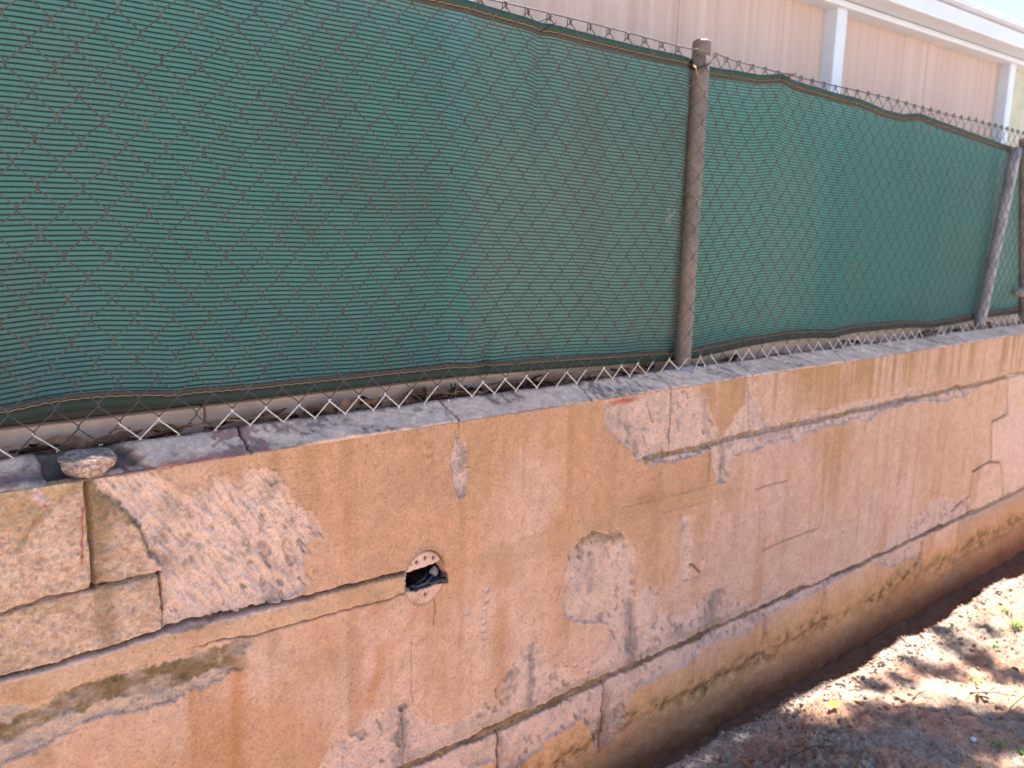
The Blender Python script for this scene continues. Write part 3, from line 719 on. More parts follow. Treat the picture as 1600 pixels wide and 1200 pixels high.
for L_ in np.unique(cell):
    if L_ < 0: continue
    F = F_all[cell == L_]
    used = np.unique(F)
    remap = np.full(len(VW), -1, np.int64); remap[used] = np.arange(len(used))
    Fl = remap[F]
    V = VW[used]; C_ = CW[used]; B_ = BW[used]
    # turn the rim back into the wall so that every part has thickness
    e = np.concatenate([Fl[:, [0, 1]], Fl[:, [1, 2]], Fl[:, [2, 3]], Fl[:, [3, 0]]])
    key = np.sort(e, 1); kk = key[:, 0] * (len(used) + 1) + key[:, 1]
    uq, idx, cnt = np.unique(kk, return_index=True, return_counts=True)
    be = e[idx[cnt == 1]]
    bv = np.unique(be); rm2 = np.full(len(used), -1, np.int64); rm2[bv] = len(used) + np.arange(len(bv))
    V2 = V[bv].copy(); V2[:, 1] += 0.03
    Fs = np.stack([be[:, 1], be[:, 0], rm2[be[:, 0]], rm2[be[:, 1]]], 1)
    me = npmesh('wall_part', np.concatenate([V, V2]), np.concatenate([Fl, Fs]), True, {'albedo': np.concatenate([C_, C_[bv]]), 'bare': np.concatenate([B_, B_[bv]])})
    nm = names.get(int(L_), 'block')
    o = link(nm, me, m_wall, wall)
    if L_ == 13: o['label'] = 'block stripped to pale chisel-marked cement'
g = Geo(); g.box(-0.6, 8.5, 0.055, 0.24, -0.14, ZT - 0.012)
hz0, hz1, hu0, hu1 = min(p[1] for p in hole) - 0.01, max(p[1] for p in hole) + 0.01, min(p[0] for p in hole) - 0.012, max(p[0] for p in hole) + 0.012
g = Geo()
for a in ((-0.6, hu0, -0.14, ZT - 0.012), (hu1, 8.5, -0.14, ZT - 0.012), (hu0, hu1, -0.14, hz0), (hu0, hu1, hz1, ZT - 0.012)):
    g.box(a[0], a[1], 0.048, 0.24, a[2], a[3])
g.build('wall_core', mat('core_concrete', (0.20, 0.15, 0.12), 0.95), wall)
g = Geo(); g.box(hu0, hu1, 0.12, 0.13, hz0, hz1)
g.build('recess_back', mat('dark_recess', (0.03, 0.025, 0.022), 0.9), wall)

# ---- coping
Uc = U1[(U1 > -0.6)]
prof = []
SN = 44
for k in range(SN):
    s = k / (SN - 1)
    prof.append(s)
S = np.array(prof)
UC, SG = np.meshgrid(Uc, S)
# s 0..0.06 underside lip, 0.06..0.72 sloping face, beyond: flat top
yb = np.interp(SG, [0, 0.07, 0.12, 0.62, 0.70, 1.0], [0.012, 0.0005, 0.002, 0.078, 0.094, 0.245])
zb = np.interp(SG, [0, 0.07, 0.12, 0.62, 0.70, 1.0], [ZT + 0.0, ZT - 0.001, ZT + 0.003, ZT + 0.031, ZT + 0.031, ZT - 0.004])
face = sstep(0.06, 0.14, SG)
nse = 0.012 * (fbm(UC * 9, SG * 1.5, 3, 501) - 0.5) + 0.006 * (fbm(UC * 50, SG * 6, 4, 502) - 0.5) + 0.002 * (vnoise(UC * 160, SG * 18, 503) - 0.5)
ccracks = [P([(495, 662), (512, 690), (522, 706)]), P([(375, 668), (382, 690), (392, 707)])] if False else []
cuts_px = [((374, 670), (392, 714)), ((690, 628), (718, 662)), ((907, 592), (925, 630)), ((1024, 585), (1048, 610)), ((1150, 573), (1176, 592)), ((1300, 550), (1320, 570))]
def cut_u(k):
    (x0, y0), (x1, y1) = cuts_px[k]
    a = at(x0, y0, 0.075)[0]; b = at(x1, y1, 0.0)[0]
    return b, a
seg_id = np.zeros(UC.shape, int); ck = np.zeros(UC.shape)
for k in range(len(cuts_px)):
    b_, a_ = cut_u(k)
    line = b_ + (a_ - b_) * np.clip((SG - 0.1) / 0.52, 0, 1.6) + 0.006 * (fbm(SG * 9, SG * 0 + k, 3, 510 + k) - 0.5) * 2
    seg_id += (UC > line)
    ck = np.maximum(ck, np.exp(-((UC - line) / (0.0022 if k else 0.0022)) ** 2))
notch = sstep(0.268, 0.278, UC + 0.006 * (vnoise(UC * 50, SG * 8, 520) - 0.5)) * sstep(0.425, 0.405, UC + 0.012 * (vnoise(UC * 40, SG * 8, 521) - 0.5) + 0.05 * (SG - 0.4))
yc = yb - face * nse * 0.35 + 0.006 * ck * face
zc = zb + face * nse * 0.8 - 0.008 * ck * face
yc = yc + notch * face * (1 - sstep(0.6, 0.8, SG)) * 0.022
zc = zc - notch * face * (1 - sstep(0.6, 0.8, SG)) * 0.016
nn = fbm(UC * 12, SG * 2.0, 4, 530); n3 = fbm(UC * 60, SG * 7, 3, 531); n4 = fbm(UC * 5, SG * 0.8, 3, 532)
cc = np.broadcast_to(np.array([0.88, 0.56, 0.40]), UC.shape + (3,)).copy()
cc = mixc(cc, sstep(0.45, 0.65, n4) * 0.4, (0.88, 0.60, 0.44))
fine_ = sstep(0.40, 0.66, fbm(UC * 95, SG * 12, 4, 538, 0.6))
cloud = sstep(0.49, 0.66, fbm(UC * 8, SG * 1.8, 4, 539))
lich = cloud * (0.30 + 0.9 * fine_) + 0.75 * sstep(0.67, 0.74, vnoise(UC * 100, SG * 10, 534)) * sstep(0.4, 0.6, n4)
diag = sstep(0.50, 0.70, fbm(UC * 34 + SG * 6, SG * 2.0, 4, 535, 0.55)) * (0.35 + 0.6 * fine_)
lich = np.where(UC > 1.75, diag * 0.85, lich)
cc = mixc(cc, np.clip(lich, 0, 1) * 0.85, (0.235, 0.155, 0.12))
cc = mixc(cc, fine_ * 0.12, (0.34, 0.24, 0.20))
pinkp = sstep(0.56, 0.60, fbm(UC * 24 + 9, SG * 3.6, 4, 536, 0.6)) * sstep(0.80, 0.62, UC) * sstep(0.40, 0.5, UC)
pinkp = np.maximum(pinkp, sstep(0.58, 0.62, fbm(UC * 22 + 2, SG * 3.4, 4, 537, 0.6)) * sstep(0.30, 0.26, UC) * sstep(0.45, 0.3, SG))
pinkp = np.maximum(pinkp, np.exp(-((SG - 0.17 - 0.12 * (nn - 0.5)) / 0.07) ** 2) * sstep(0.42, 0.47, UC) * sstep(0.66, 0.58, UC))
cc = mixc(cc, pinkp * 0.8, (0.42, 0.175, 0.15))
dlow = np.exp(-((SG - 0.22) / 0.09) ** 2) * sstep(0.70, 0.55, UC) * sstep(0.42, 0.6, nn)
cc = mixc(cc, dlow * 0.7, (0.15, 0.13, 0.14))
redl = np.exp(-((SG - 0.10) / 0.035) ** 2) * sstep(0.38, 0.42, UC) * sstep(0.58, 0.52, UC)
cc = mixc(cc, redl * 0.85, (0.32, 0.06, 0.045))
cc = mixc(cc, notch * (1 - sstep(0.65, 0.8, SG)) * 0.85, (0.115, 0.085, 0.075))
cc = mixc(cc, np.exp(-((UC - 0.262) / 0.018) ** 2) * 0.6 * (0.3 + n3), (0.14, 0.12, 0.10))
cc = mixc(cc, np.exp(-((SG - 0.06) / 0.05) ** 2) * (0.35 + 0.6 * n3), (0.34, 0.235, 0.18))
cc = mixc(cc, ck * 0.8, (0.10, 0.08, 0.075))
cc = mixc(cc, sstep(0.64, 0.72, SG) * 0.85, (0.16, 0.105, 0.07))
cc = cc * (0.85 + 0.3 * n3)[..., None]
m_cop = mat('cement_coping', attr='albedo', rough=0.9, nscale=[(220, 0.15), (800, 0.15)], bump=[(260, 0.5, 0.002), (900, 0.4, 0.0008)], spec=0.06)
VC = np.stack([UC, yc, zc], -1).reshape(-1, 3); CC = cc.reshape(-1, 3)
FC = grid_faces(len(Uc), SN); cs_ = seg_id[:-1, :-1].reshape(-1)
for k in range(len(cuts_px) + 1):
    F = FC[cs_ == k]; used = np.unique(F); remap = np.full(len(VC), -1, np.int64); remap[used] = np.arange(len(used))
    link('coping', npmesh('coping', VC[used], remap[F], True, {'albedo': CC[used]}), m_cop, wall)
# lump of stone bedded in the gap of the coping
def blob(cx, cy, cz, rx, ry, rz, sub, amp, freq, seed, colf):
    bm = bmesh.new(); bmesh.ops.create_icosphere(bm, subdivisions=sub, radius=1.0)
    v = np.array([p.co[:] for p in bm.verts]); f = [[q.index for q in t.verts] for t in bm.faces]; bm.free()
    n = fbm(v[:, 0] * freq + 5 + v[:, 2] * 1.3, v[:, 1] * freq + v[:, 2] * freq * 0.9, 4, seed) - 0.5
    w = v * (1 + amp * n)[:, None]
    V = w * np.array([rx, ry, rz]) + np.array([cx, cy, cz])
    return V, np.array(f), colf(v, n)
def stonecol(v, n):
    k = fbm(v[:, 0] * 9, v[:, 2] * 9 + v[:, 1] * 4, 3, 71)
    c_ = mixc(np.broadcast_to(np.array([0.46, 0.32, 0.255]), (len(v), 3)), sstep(0.48, 0.66, k) * 0.8, (0.20, 0.135, 0.105))
    return mixc(c_, sstep(0.62, 0.72, vnoise(v[:, 0] * 22, v[:, 2] * 22, 72)), (0.22, 0.15, 0.12))
sp = at(143, 722, 0.01)
V, F, C_ = blob(sp[0], 0.030, sp[2] + 0.004, 0.043, 0.044, 0.036, 5, 0.40, 1.6, 70, stonecol)
V[:, 2] = np.where(V[:, 2] > ZT + 0.026, ZT + 0.026 + 0.35 * (V[:, 2] - ZT - 0.026), V[:, 2])
link('stone', npmesh('stone', V, F, True, {'albedo': C_}), m_cop, wall)

# ---- cables that hang out of the recess
m_black = mat('black_plastic', (0.02, 0.02, 0.022), 0.45, spec=0.5)
m_grey = mat('grey_cable', (0.035, 0.045, 0.06), 0.5, spec=0.5)
m_pale = mat('pale_conduit', (0.45, 0.42, 0.42), 0.6)
hc = at(668, 903)
def hp(x, y, Y): return at(x, y, Y)
m_grey.node_tree.nodes['Principled BSDF'].inputs['Roughness'].default_value = 0.6
cb_ = empty('cable_bundle', (hc[0], 0.03, hc[2]), 'dark cables bunched in the small hole cut in the wall', 'cables')
for k, (pts, r, m_) in enumerate([([(636, 922, .03), (650, 917, .012), (664, 912, .008), (674, 902, .02), (678, 886, .05)], .0035, m_grey), ([(636, 925, .04), (655, 919, .018), (668, 911, .012), (676, 899, .03), (682, 884, .06)], .003, m_black),
                               ([(634, 918, .05), (650, 913, .03), (662, 905, .025), (668, 893, .05), (672, 884, .07)], .004, m_grey), ([(640, 912, .06), (655, 909, .04), (680, 905, .02), (698, 905, .0)], .0045, m_black),
                               ([(650, 918, .03), (672, 911, .012), (690, 906, -.002), (699, 909, -.004)], .004, m_black), ([(670, 900, .06), (684, 902, .02), (697, 897, -.004)], .003, m_black), ([(636, 927, .012), (652, 922, .010), (672, 916, .010), (692, 910, .012)], .0058, m_black), ([(635, 925, .028), (655, 920, .026), (690, 909, .028)], .0058, m_black), ([(639, 905, .07), (640, 915, .05), (644, 923, .03)], .005, m_black)]):
    g = Geo(); g.tube([hp(*p) for p in pts], r, 8); g.build('cable', m_, cb_, True)
pc = hp(678, 893, 0.03)
V, F, C_ = blob(pc[0], pc[1], pc[2], 0.010, 0.010, 0.012, 3, 0.8, 3.0, 77, lambda v, n: np.broadcast_to(np.array([0.36, 0.29, 0.27]), (len(v), 3)))
link('plaster_plug', npmesh('plaster_plug', V, F, True, {'albedo': C_}), m_wall, cb_)

# ------------------------------------------------------------------ the building behind the fence
bld = empty('panelled_enclosure', (3.0, 0.3, 1.1), 'pale enclosure of pinkish ribbed panels between white posts behind the fence', 'enclosure')
m_white = mat('white_aluminium', (0.62, 0.65, 0.71), 0.45, nscale=[(14, 0.04), (160, 0.03)], spec=0.4)
m_rail = mat('dusty_white_rail', (0.90, 0.51, 0.35), 0.6, nscale=[(20, 0.08), (200, 0.05)])
TILT = 0.0165
def zt(x, z): return z + (x - 2.95) * TILT
def sloped(g, x0, x1, y0, y1, z0, z1):
    b = len(g.v); g.box(x0, x1, y0, y1, z0, z1)
    for i in range(b, len(g.v)):
        p = g.v[i]; g.v[i] = (p[0], p[1], zt(p[0], p[2]))
mull = [-4.08, -2.29, -0.505, 1.28, 2.985, 4.56, 6.3, 8.1]
YP = 0.335
pcol_n = 0
m_pan = bpy.data.materials.new('ribbed_panel')
m_pan.use_nodes = True
nt = m_pan.node_tree; N = nt.nodes; L = nt.links
b = N['Principled BSDF']; b.inputs['Roughness'].default_value = 0.35; b.inputs['Specular IOR Level'].default_value = 0.4
tc = N.new('ShaderNodeTexCoord'); mp = N.new('ShaderNodeMapping'); mp.inputs['Scale'].default_value = (38, 1, 0.5)
nz = N.new('ShaderNodeTexNoise'); nz.inputs['Scale'].default_value = 1.0; nz.inputs['Detail'].default_value = 6
L.new(tc.outputs['Object'], mp.inputs[0]); L.new(mp.outputs[0], nz.inputs['Vector'])
cr = N.new('ShaderNodeValToRGB')
cr.color_ramp.elements[0].position = 0.32; cr.color_ramp.elements[0].color = (0.66, 0.50, 0.42, 1)
cr.color_ramp.elements[1].position = 0.72; cr.color_ramp.elements[1].color = (0.77, 0.63, 0.55, 1)
e_ = cr.color_ramp.elements.new(0.5); e_.color = (0.72, 0.56, 0.48, 1)
L.new(nz.outputs[0], cr.inputs[0]); L.new(cr.outputs[0], b.inputs['Base Color'])
tr_ = N.new('ShaderNodeBsdfTranslucent'); mx = N.new('ShaderNodeMixShader'); mx.inputs[0].default_value = 0.42
L.new(cr.outputs[0], tr_.inputs[0]); L.new(b.outputs[0], mx.inputs[1]); L.new(tr_.outputs[0], mx.inputs[2]); L.new(mx.outputs[0], N['Material Output'].inputs[0])
m_pan2 = mat('greenish_panel', (0.52, 0.50, 0.36), 0.4, nscale=[(25, 0.12)])
for k in range(len(mull) - 1):
    x0, x1 = mull[k] + 0.03, mull[k + 1] - 0.03
    nsh = 2
    for q in range(nsh):
        a_ = x0 + (x1 - x0) * q / nsh + (0.002 if q else 0); b_ = x0 + (x1 - x0) * (q + 1) / nsh - (0.002 if q < nsh - 1 else 0)
        nr = int((b_ - a_) / 0.016); V = []; 
        xs = np.linspace(a_, b_, nr * 4 + 1)
        ph = (np.arange(len(xs)) % 4)
        yy = YP + np.where(ph == 0, -0.0015, np.where(ph == 2, 0.0012, 0.0)) + 0.004 * (vnoise(xs * 3, xs * 0 + k, 81) - 0.5)
        V = np.concatenate([np.stack([xs, yy, np.full(len(xs), 1.14)], 1), np.stack([xs, yy, np.full(len(xs), 2.41)], 1), np.stack([xs, yy + 0.016, np.full(len(xs), 1.14)], 1), np.stack([xs, yy + 0.016, np.full(len(xs), 2.41)], 1)])
        n_ = len(xs); i = np.arange(n_ - 1)
        F = np.concatenate([np.stack([i, i + 1, n_ + i + 1, n_ + i], 1), np.stack([2 * n_ + i + 1, 2 * n_ + i, 3 * n_ + i, 3 * n_ + i + 1], 1), [[0, n_, 3 * n_, 2 * n_], [n_ - 1, 3 * n_ - 1, 4 * n_ - 1, 2 * n_ - 1]]])
        link('panel', npmesh('panel', V, F, False), m_pan if k < 5 else m_pan2, bld)
m_kick = mat('grey_brown_board', (0.42, 0.36, 0.32), 0.8, nscale=[(6, 0.2)])
for k in (2, 4):                                              # boards in front of the panels, seen dimly through the net
    g = Geo(); g.box(mull[k] + 0.036, mull[k + 1] - 0.036, 0.312, 0.328, 1.19, 2.04); g.build('kick_board', m_kick, bld, bevel=0.002)
for x in mull:
    g = Geo(); g.box(x - 0.034, x + 0.034, 0.285, 0.355, 1.15, zt(x, 2.372)); g.build('mullion', m_white, bld, bevel=0.004)
g = Geo(); sloped(g, -4.2, 8.6, 0.262, 0.37, 2.362, 2.384); g.build('beam', m_white, bld, bevel=0.004)
g = Geo(); sloped(g, -4.2, 8.6, 0.165, 0.38, 2.3865, 2.451); g.build('fascia', m_white, bld, bevel=0.006)
g = Geo(); sloped(g, -4.2, 8.6, 0.134, 0.42, 2.4535, 2.474); g.build('roof_trim', m_white, bld, bevel=0.004)
g = Geo(); g.box(-4.2, 0.590, 0.192, 0.36, 1.085, at(340, 634, 0.192)[2]); g.build('base_rail', m_rail, bld, bevel=0.004)
g = Geo(); g.box(0.594, 8.6, 0.196, 0.36, 1.085, at(340, 634, 0.192)[2]); g.build('base_rail', m_rail, bld, bevel=0.004)
g = Geo(); g.box(-4.2, 8.6, 0.215, 0.36, at(340, 634, 0.192)[2] + 0.002, at(340, 634, 0.192)[2] + 0.024); g.build('sill_channel', mat('brown_channel', (0.10, 0.07, 0.05), 0.7), bld, bevel=0.002)
g = Geo(); g.box(-4.2, 8.6, 2.8, 2.9, 0.0, 2.54); g.box(-4.2, -4.1, 0.38, 2.79, 0.0, 2.54); g.box(8.5, 8.6, 0.38, 2.79, 0.0, 2.54)
g.build('rear_wall', mat('rear_wall_paint', (0.55, 0.5, 0.45), 0.8), bld)
g = Geo(); g.box(-4.2, 8.6, 0.25, 2.9, -0.1, 1.08); g.build('plinth', mat('plinth_concrete', (0.3, 0.27, 0.24), 0.9), bld)

# ------------------------------------------------------------------ chain-link fence
MY = 0.075                                                    # plane of the mesh
FT = jz(0.481)                                                # top wire
PU, PV = 0.0664, 0.0722
fence = empty('chain_link_fence', (1.95, 0.1, ZT + 0.03), 'rusty chain-link fence on steel posts set into the wall coping', 'fence')
m_wire = mat('weathered_wire', (0.072, 0.063, 0.058), 0.6, nscale=[(60, 0.35), (300, 0.3)], metal=0.0, spec=0.35)
m_wirep = mat('pale_wire', (0.76, 0.60, 0.48), 0.7, nscale=[(90, 0.25)])  # paler colour for the lower ends of the wires
m_post = mat('galvanised_post', (0.185, 0.128, 0.098), 0.5, nscale=[(9, 0.18), (70, 0.18), (400, 0.2)], metal=0.1, spec=0.4, bump=[(300, 0.25, 0.001)])
m_rust = mat('rusty_post', (0.30, 0.22, 0.20), 0.75, nscale=[(12, 0.3), (90, 0.3)], metal=0.2)
X0 = at(80 / 4, 560 + 610 / 4, MY)[0]                         # a bottom loop
ZB = jz(-0.388)
def fy(x, z):
    """the mesh is not quite flat and bellies in front of the posts"""
    b_ = 0.010 * (math.sin(x * 3.1 + 0.5) * 0.5 + math.sin(x * 7.3 + z * 4) * 0.3)
    return MY + b_ - 0.020 * math.exp(-((x - 1.955) / 0.07) ** 2) 
def fxz(i, j):
    """node column i (half pitches), row j (half pitches down from the top)"""
    x = X0 + i * PU * 0.5; z = FT - j * PV * 0.5
    h1 = (vnoise(np.array([i * 0.31]), np.array([j * 0.29]), 611)[0] - 0.5); h2 = (vnoise(np.array([i * 0.27]), np.array([j * 0.33]), 612)[0] - 0.5)
    return x + 0.0045 * h1, z + 0.0045 * h2
NR = int(round((FT - ZB) / PV)) * 2
def weave(i0, i1, name):
    gm = Geo(); gp = Geo()
    for i in range(i0, i1):
        pts = []
        for j in range(NR + 1):
            side = (j + i) % 2
            x, z = fxz(i + side, j)
            # hooks: each bend passes a little beyond its neighbour
            over = 0.0016 if side else -0.0016
            y = fy(x, z)
            tw = 0.0016
            pts.append((x + over, y - tw, z + 0.0018))
            pts.append((x + over, y + tw, z - 0.0018))
        # a twisted loop over the top wire
        x, z = fxz(i + i % 2, 0)
        y = fy(x, z); q = 1 if i % 2 else -1
        top = [(x + q * 0.005, y + 0.003, z - 0.010), (x + q * 0.005, y + 0.003, z + 0.003), (x, y, z + 0.0065), (x - q * 0.004, y - 0.003, z + 0.003), (x - q * 0.002, y - 0.002, z - 0.006)]
        pts = top + pts[2:]
        cut = [k for k, p in enumerate(pts) if p[2] < ZB + PV * 0.62 + 0.03 * (hash2(np.array([i]), np.array([1]), 4)[0] - 0.5)]
        if cut:
            c0 = cut[0]
            gm.tube(pts[:c0 + 1], 0.00118, 5); gp.tube(pts[c0:], 0.0015, 5)
        else:
            gm.tube(pts, 0.00118, 5)
    o1 = gm.build('wire_mesh', m_wire, fence, True); o1['kind'] = 'stuff'
    o2 = gp.build('wire_end', m_wirep, fence, True); o2['kind'] = 'stuff'
ipost = int((1.955 - X0) / PU) * 2
weave(-26, ipost, 'a'); weave(ipost, int((4.55 - X0) / PU) * 2, 'b')
g = Geo(); g.tube([(x, fy(x, FT) , FT + 0.003 + 0.003 * math.sin(x * 5)) for x in np.linspace(-0.6, 1.93, 60)], 0.0017, 6); g.build('top_wire', m_wire, fence, True)
g = Geo(); g.tube([(x, fy(x, FT), FT + 0.003 - 0.012 * max(0, (x - 2.2) / 2.3) + 0.002 * math.sin(x * 5)) for x in np.linspace(1.975, 4.5, 60)], 0.0017, 6); g.build('top_wire', m_wire, fence, True)
def post(p0, p1, r, m_, cap=True, capm=None):
    p0 = Vector(p0); p1 = Vector(p1)
    g = Geo(); n = 10
    g.tube([p0 + (p1 - p0) * k / n for k in range(n + 1)], r, 28)
    o = g.build('post', m_, fence, True)
    if cap:
        dv = (p1 - p0).normalized()
        g = Geo(); g.tube([p1 - dv * 0.034, p1 - dv * 0.033, p1 - dv * 0.002, p1 + dv * 0.002, p1 + dv * 0.006, p1 + dv * 0.0075], [r + 0.0004, r + 0.0011, r + 0.0011, r + 0.0004, r * 0.7, r * 0.2], 28)
        c_ = g.build('cap', capm or m_post, o, True)
        g = Geo(); q = p1 - dv * 0.036
        g.tube([q - dv * 0.0015, q + dv * 0.0015], r + 0.0014, 28); g.build('band', m_post, o, True)
    return o
pb = at(1066, 570, 0.103); pt_ = at(1097, 66, 0.103)
main_post = post((pb[0], 0.103, ZT - 0.05), (pt_[0], 0.103, pt_[2]), 0.0245, m_post)
# concrete blob at the post foot
V, F, C_ = blob(pb[0], 0.100, ZT + 0.026, 0.055, 0.045, 0.016, 4, 0.6, 2.5, 79, lambda v, n: mixc(np.broadcast_to(np.array([0.42, 0.34, 0.32]), (len(v), 3)), sstep(0, 0.25, n), (0.2, 0.16, 0.14)))
link('post_footing', npmesh('post_footing', V, F, True, {'albedo': C_}), m_cop, fence)
s0 = at(1528, 512, 0.10); s1 = at(1588, 232, 0.10)
post((s0[0], 0.10, ZT), (s1[0], 0.10, s1[2]), 0.024, mat('pale_galvanised', (0.30, 0.255, 0.25), 0.5, nscale=[(12, 0.25), (90, 0.2)], metal=0.1), cap=False)
e1 = at(1604, 218, 0.115); e0 = at(1603, 510, 0.115)
ep = post((e0[0], 0.115, ZT - 0.03), (e1[0], 0.115, e1[2]), 0.030, m_rust, cap=True, capm=m_rust)
V, F, C_ = blob(at(1597, 457, 0.1)[0], 0.095, at(1592, 457, 0.1)[2], 0.034, 0.05, 0.022, 4, 0.5, 2.5, 80, lambda v, n: np.broadcast_to(np.array([0.5, 0.40, 0.37]), (len(v), 3)))
link('clamp', npmesh('clamp', V, F, True, {'albedo': C_}), m_cop, fence)
# binding wire round the main post
g = Geo(); zq = at(1096, 97, 0.075)[2]
ring = []
for k in range(25):
    a = -math.pi * 0.96 + 2 * math.pi * k / 24 * 0.96
    ring.append((pt_[0] + 0.0275 * math.sin(a), 0.103 - 0.0275 * math.cos(a), zq + 0.013 * math.sin(a)))
g.tube(ring, 0.0026, 6); g.build('binding_wire', m_black, fence, True)
g = Geo(); q = at(1084, 106, 0.08)
for k in range(4):
    g.tube([(q[0] + 0.004, 0.085, q[2] + 0.008), (q[0] - 0.004 - 0.003 * k, 0.07 - 0.004 * k, q[2] - 0.004 * k), (q[0] - 0.006 + 0.004 * k, 0.066, q[2] - 0.018 - 0.004 * k)], 0.00118, 5)
g.build('twisted_end', mat('brass_wire', (0.42, 0.27, 0.13), 0.5, metal=0.4), fence, True)

# ------------------------------------------------------------------ green shade nets
def net_material():
    m = bpy.data.materials.new('green_shade_net'); m.use_nodes = True
    nt = m.node_tree; N = nt.nodes; L = nt.links
    b = N['Principled BSDF']; b.inputs['Roughness'].default_value = 0.6; b.inputs['Specular IOR Level'].default_value = 0.25
    a = N.new('ShaderNodeAttribute'); a.attribute_name = 'rib'
    fr = N.new('ShaderNodeMath'); fr.operation = 'FRACT'; L.new(a.outputs['Fac'], fr.inputs[0])
    rp = N.new('ShaderNodeValToRGB'); E = rp.color_ramp.elements
    E[0].position = 0.0; E[0].color = (0, 0, 0, 1); E[1].position = 1.0; E[1].color = (0.0, 0, 0, 1)
    for p, v in ((0.11, 0.0), (0.22, 0.85), (0.5, 1.0), (0.78, 0.9), (0.90, 0.1)):
        e = E.new(p); e.color = (v, v, v, 1)
    L.new(fr.outputs[0], rp.inputs[0])
    t = N.new('ShaderNodeAttribute'); t.attribute_name = 'tint'
    tc = N.new('ShaderNodeTexCoord'); mp = N.new('ShaderNodeMapping'); mp.inputs['Scale'].default_value = (1000, 1, 60)
    nz = N.new('ShaderNodeTexNoise'); nz.inputs['Scale'].default_value = 1; nz.inputs['Detail'].default_value = 2
    L.new(tc.outputs['Object'], mp.inputs[0]); L.new(mp.outputs[0], nz.inputs['Vector'])
    mr = N.new('ShaderNodeMapRange'); mr.inputs[1].default_value = 0.3; mr.inputs[2].default_value = 0.7; mr.inputs[3].default_value = 0.82; mr.inputs[4].default_value = 1.18
    L.new(nz.outputs[0], mr.inputs[0])
    vm = N.new('ShaderNodeVectorMath'); vm.operation = 'SCALE'; L.new(t.outputs['Color'], vm.inputs[0]); L.new(mr.outputs[0], vm.inputs['Scale'])
    mxc = N.new('ShaderNodeMix'); mxc.data_type = 'RGBA'
    L.new(rp.outputs[0], mxc.inputs[0]); mxc.inputs[6].default_value = (0.020, 0.046, 0.036, 1); L.new(vm.outputs[0], mxc.inputs[7])  # dark rib gaps: the shaded back behind them is put into the colour
    L.new(mxc.outputs[2], b.inputs['Base Color'])
    bp = N.new('ShaderNodeBump'); bp.inputs['Strength'].default_value = 0.5; bp.inputs['Distance'].default_value = 0.0015; L.new(rp.outputs[0], bp.inputs['Height']); L.new(bp.outputs[0], b.inputs['Normal'])
    tl = N.new('ShaderNodeBsdfTranslucent'); L.new(mxc.outputs[2], tl.inputs[0])
    m1 = N.new('ShaderNodeMixShader'); m1.inputs[0].default_value = 0.45; L.new(b.outputs[0], m1.inputs[1]); L.new(tl.outputs[0], m1.inputs[2])
    tp = N.new('ShaderNodeBsdfTransparent')
    m2 = N.new('ShaderNodeMixShader'); m2.inputs[0].default_value = 0.12; L.new(m1.outputs[0], m2.inputs[1]); L.new(tp.outputs[0], m2.inputs[2])
    L.new(m2.outputs[0], N['Material Output'].inputs[0])
    return m
m_net = net_material()
m_hem = mat('dark_green_hem', (0.032, 0.075, 0.05), 0.8, nscale=[(500, 0.25)], bump=[(900, 0.3, 0.0006)])
m_hemlow = mat('olive_hem', (0.040, 0.050, 0.034), 0.8, nscale=[(500, 0.25)])
m_fold = mat('brown_fold', (0.075, 0.06, 0.045), 0.8, nscale=[(400, 0.25)])
m_stitch = mat('orange_thread', (0.42, 0.20, 0.085), 0.7)
NY = 0.136
top_px = [(729, 0), (787, 17), (825, 28), (842, 33), (862, 37), (900, 48), (937, 57), (975, 66), (1012, 75), (1040, 82), (1080, 94), (1112, 105), (1150, 111), (1187, 117), (1217, 116), (1232, 124), (1300, 144), (1340, 154), (1360, 162), (1385, 172), (1412, 178), (1438, 177), (1470, 190), (1525, 210), (1582, 230)]
bot_px = [(0, 665), (70, 650), (170, 637), (265, 633), (280, 632), (400, 623), (560, 605), (700, 588), (765, 585), (800, 582), (900, 574), (1055, 563), (1085, 560), (1150, 545), (1230, 530), (1300, 528), (1330, 520), (1420, 512), (1460, 512), (1520, 500), (1580, 490)]
TOPC = np.array([at(x, y, NY)[[0, 2]] for x, y in top_px]); BOTC = np.array([at(x, y, NY)[[0, 2]] for x, y in bot_px])
def ztop(x): return np.interp(x, TOPC[:, 0], TOPC[:, 1])
def zbot(x): return np.interp(x, BOTC[:, 0], BOTC[:, 1])
def fold_y(X, v, sd):
    y = 0.011 * (fbm(X * 3.5, v * 1.5, 3, sd) - 0.5) + 0.007 * (fbm(X * 12, v * 3, 3, sd + 1) - 0.5)
    for cx, w, a, v0, v1 in [(0.66, 0.05, 0.010, 0.2, 1.0), (0.52, 0.03, -0.010, 0.0, 0.25), (1.20, 0.03, -0.008, 0.0, 0.3), (1.27, 0.012, 0.010, 0.0, 0.16), (1.90, 0.045, -0.016, 0.1, 0.95), (1.40, 0.02, 0.009, 0.70, 1.0), (1.34, 0.03, -0.008, 0.62, 0.95), (0.35, 0.06, 0.006, 0.0, 0.7), (2.40, 0.06, -0.006, 0.6, 1.0), (3.3, 0.04, -0.01, 0.75, 1.0), (2.75, 0.08, 0.010, 0.0, 0.9), (3.6, 0.06, -0.008, 0.0, 0.6)]:
        y = y + 1.5 * a * np.exp(-((X - cx - 0.02 * (v - 0.5)) / w) ** 2) * sstep(v0 - 0.1, v0 + 0.05, v) * sstep(v1 + 0.12, v1 - 0.1, v)
    return y
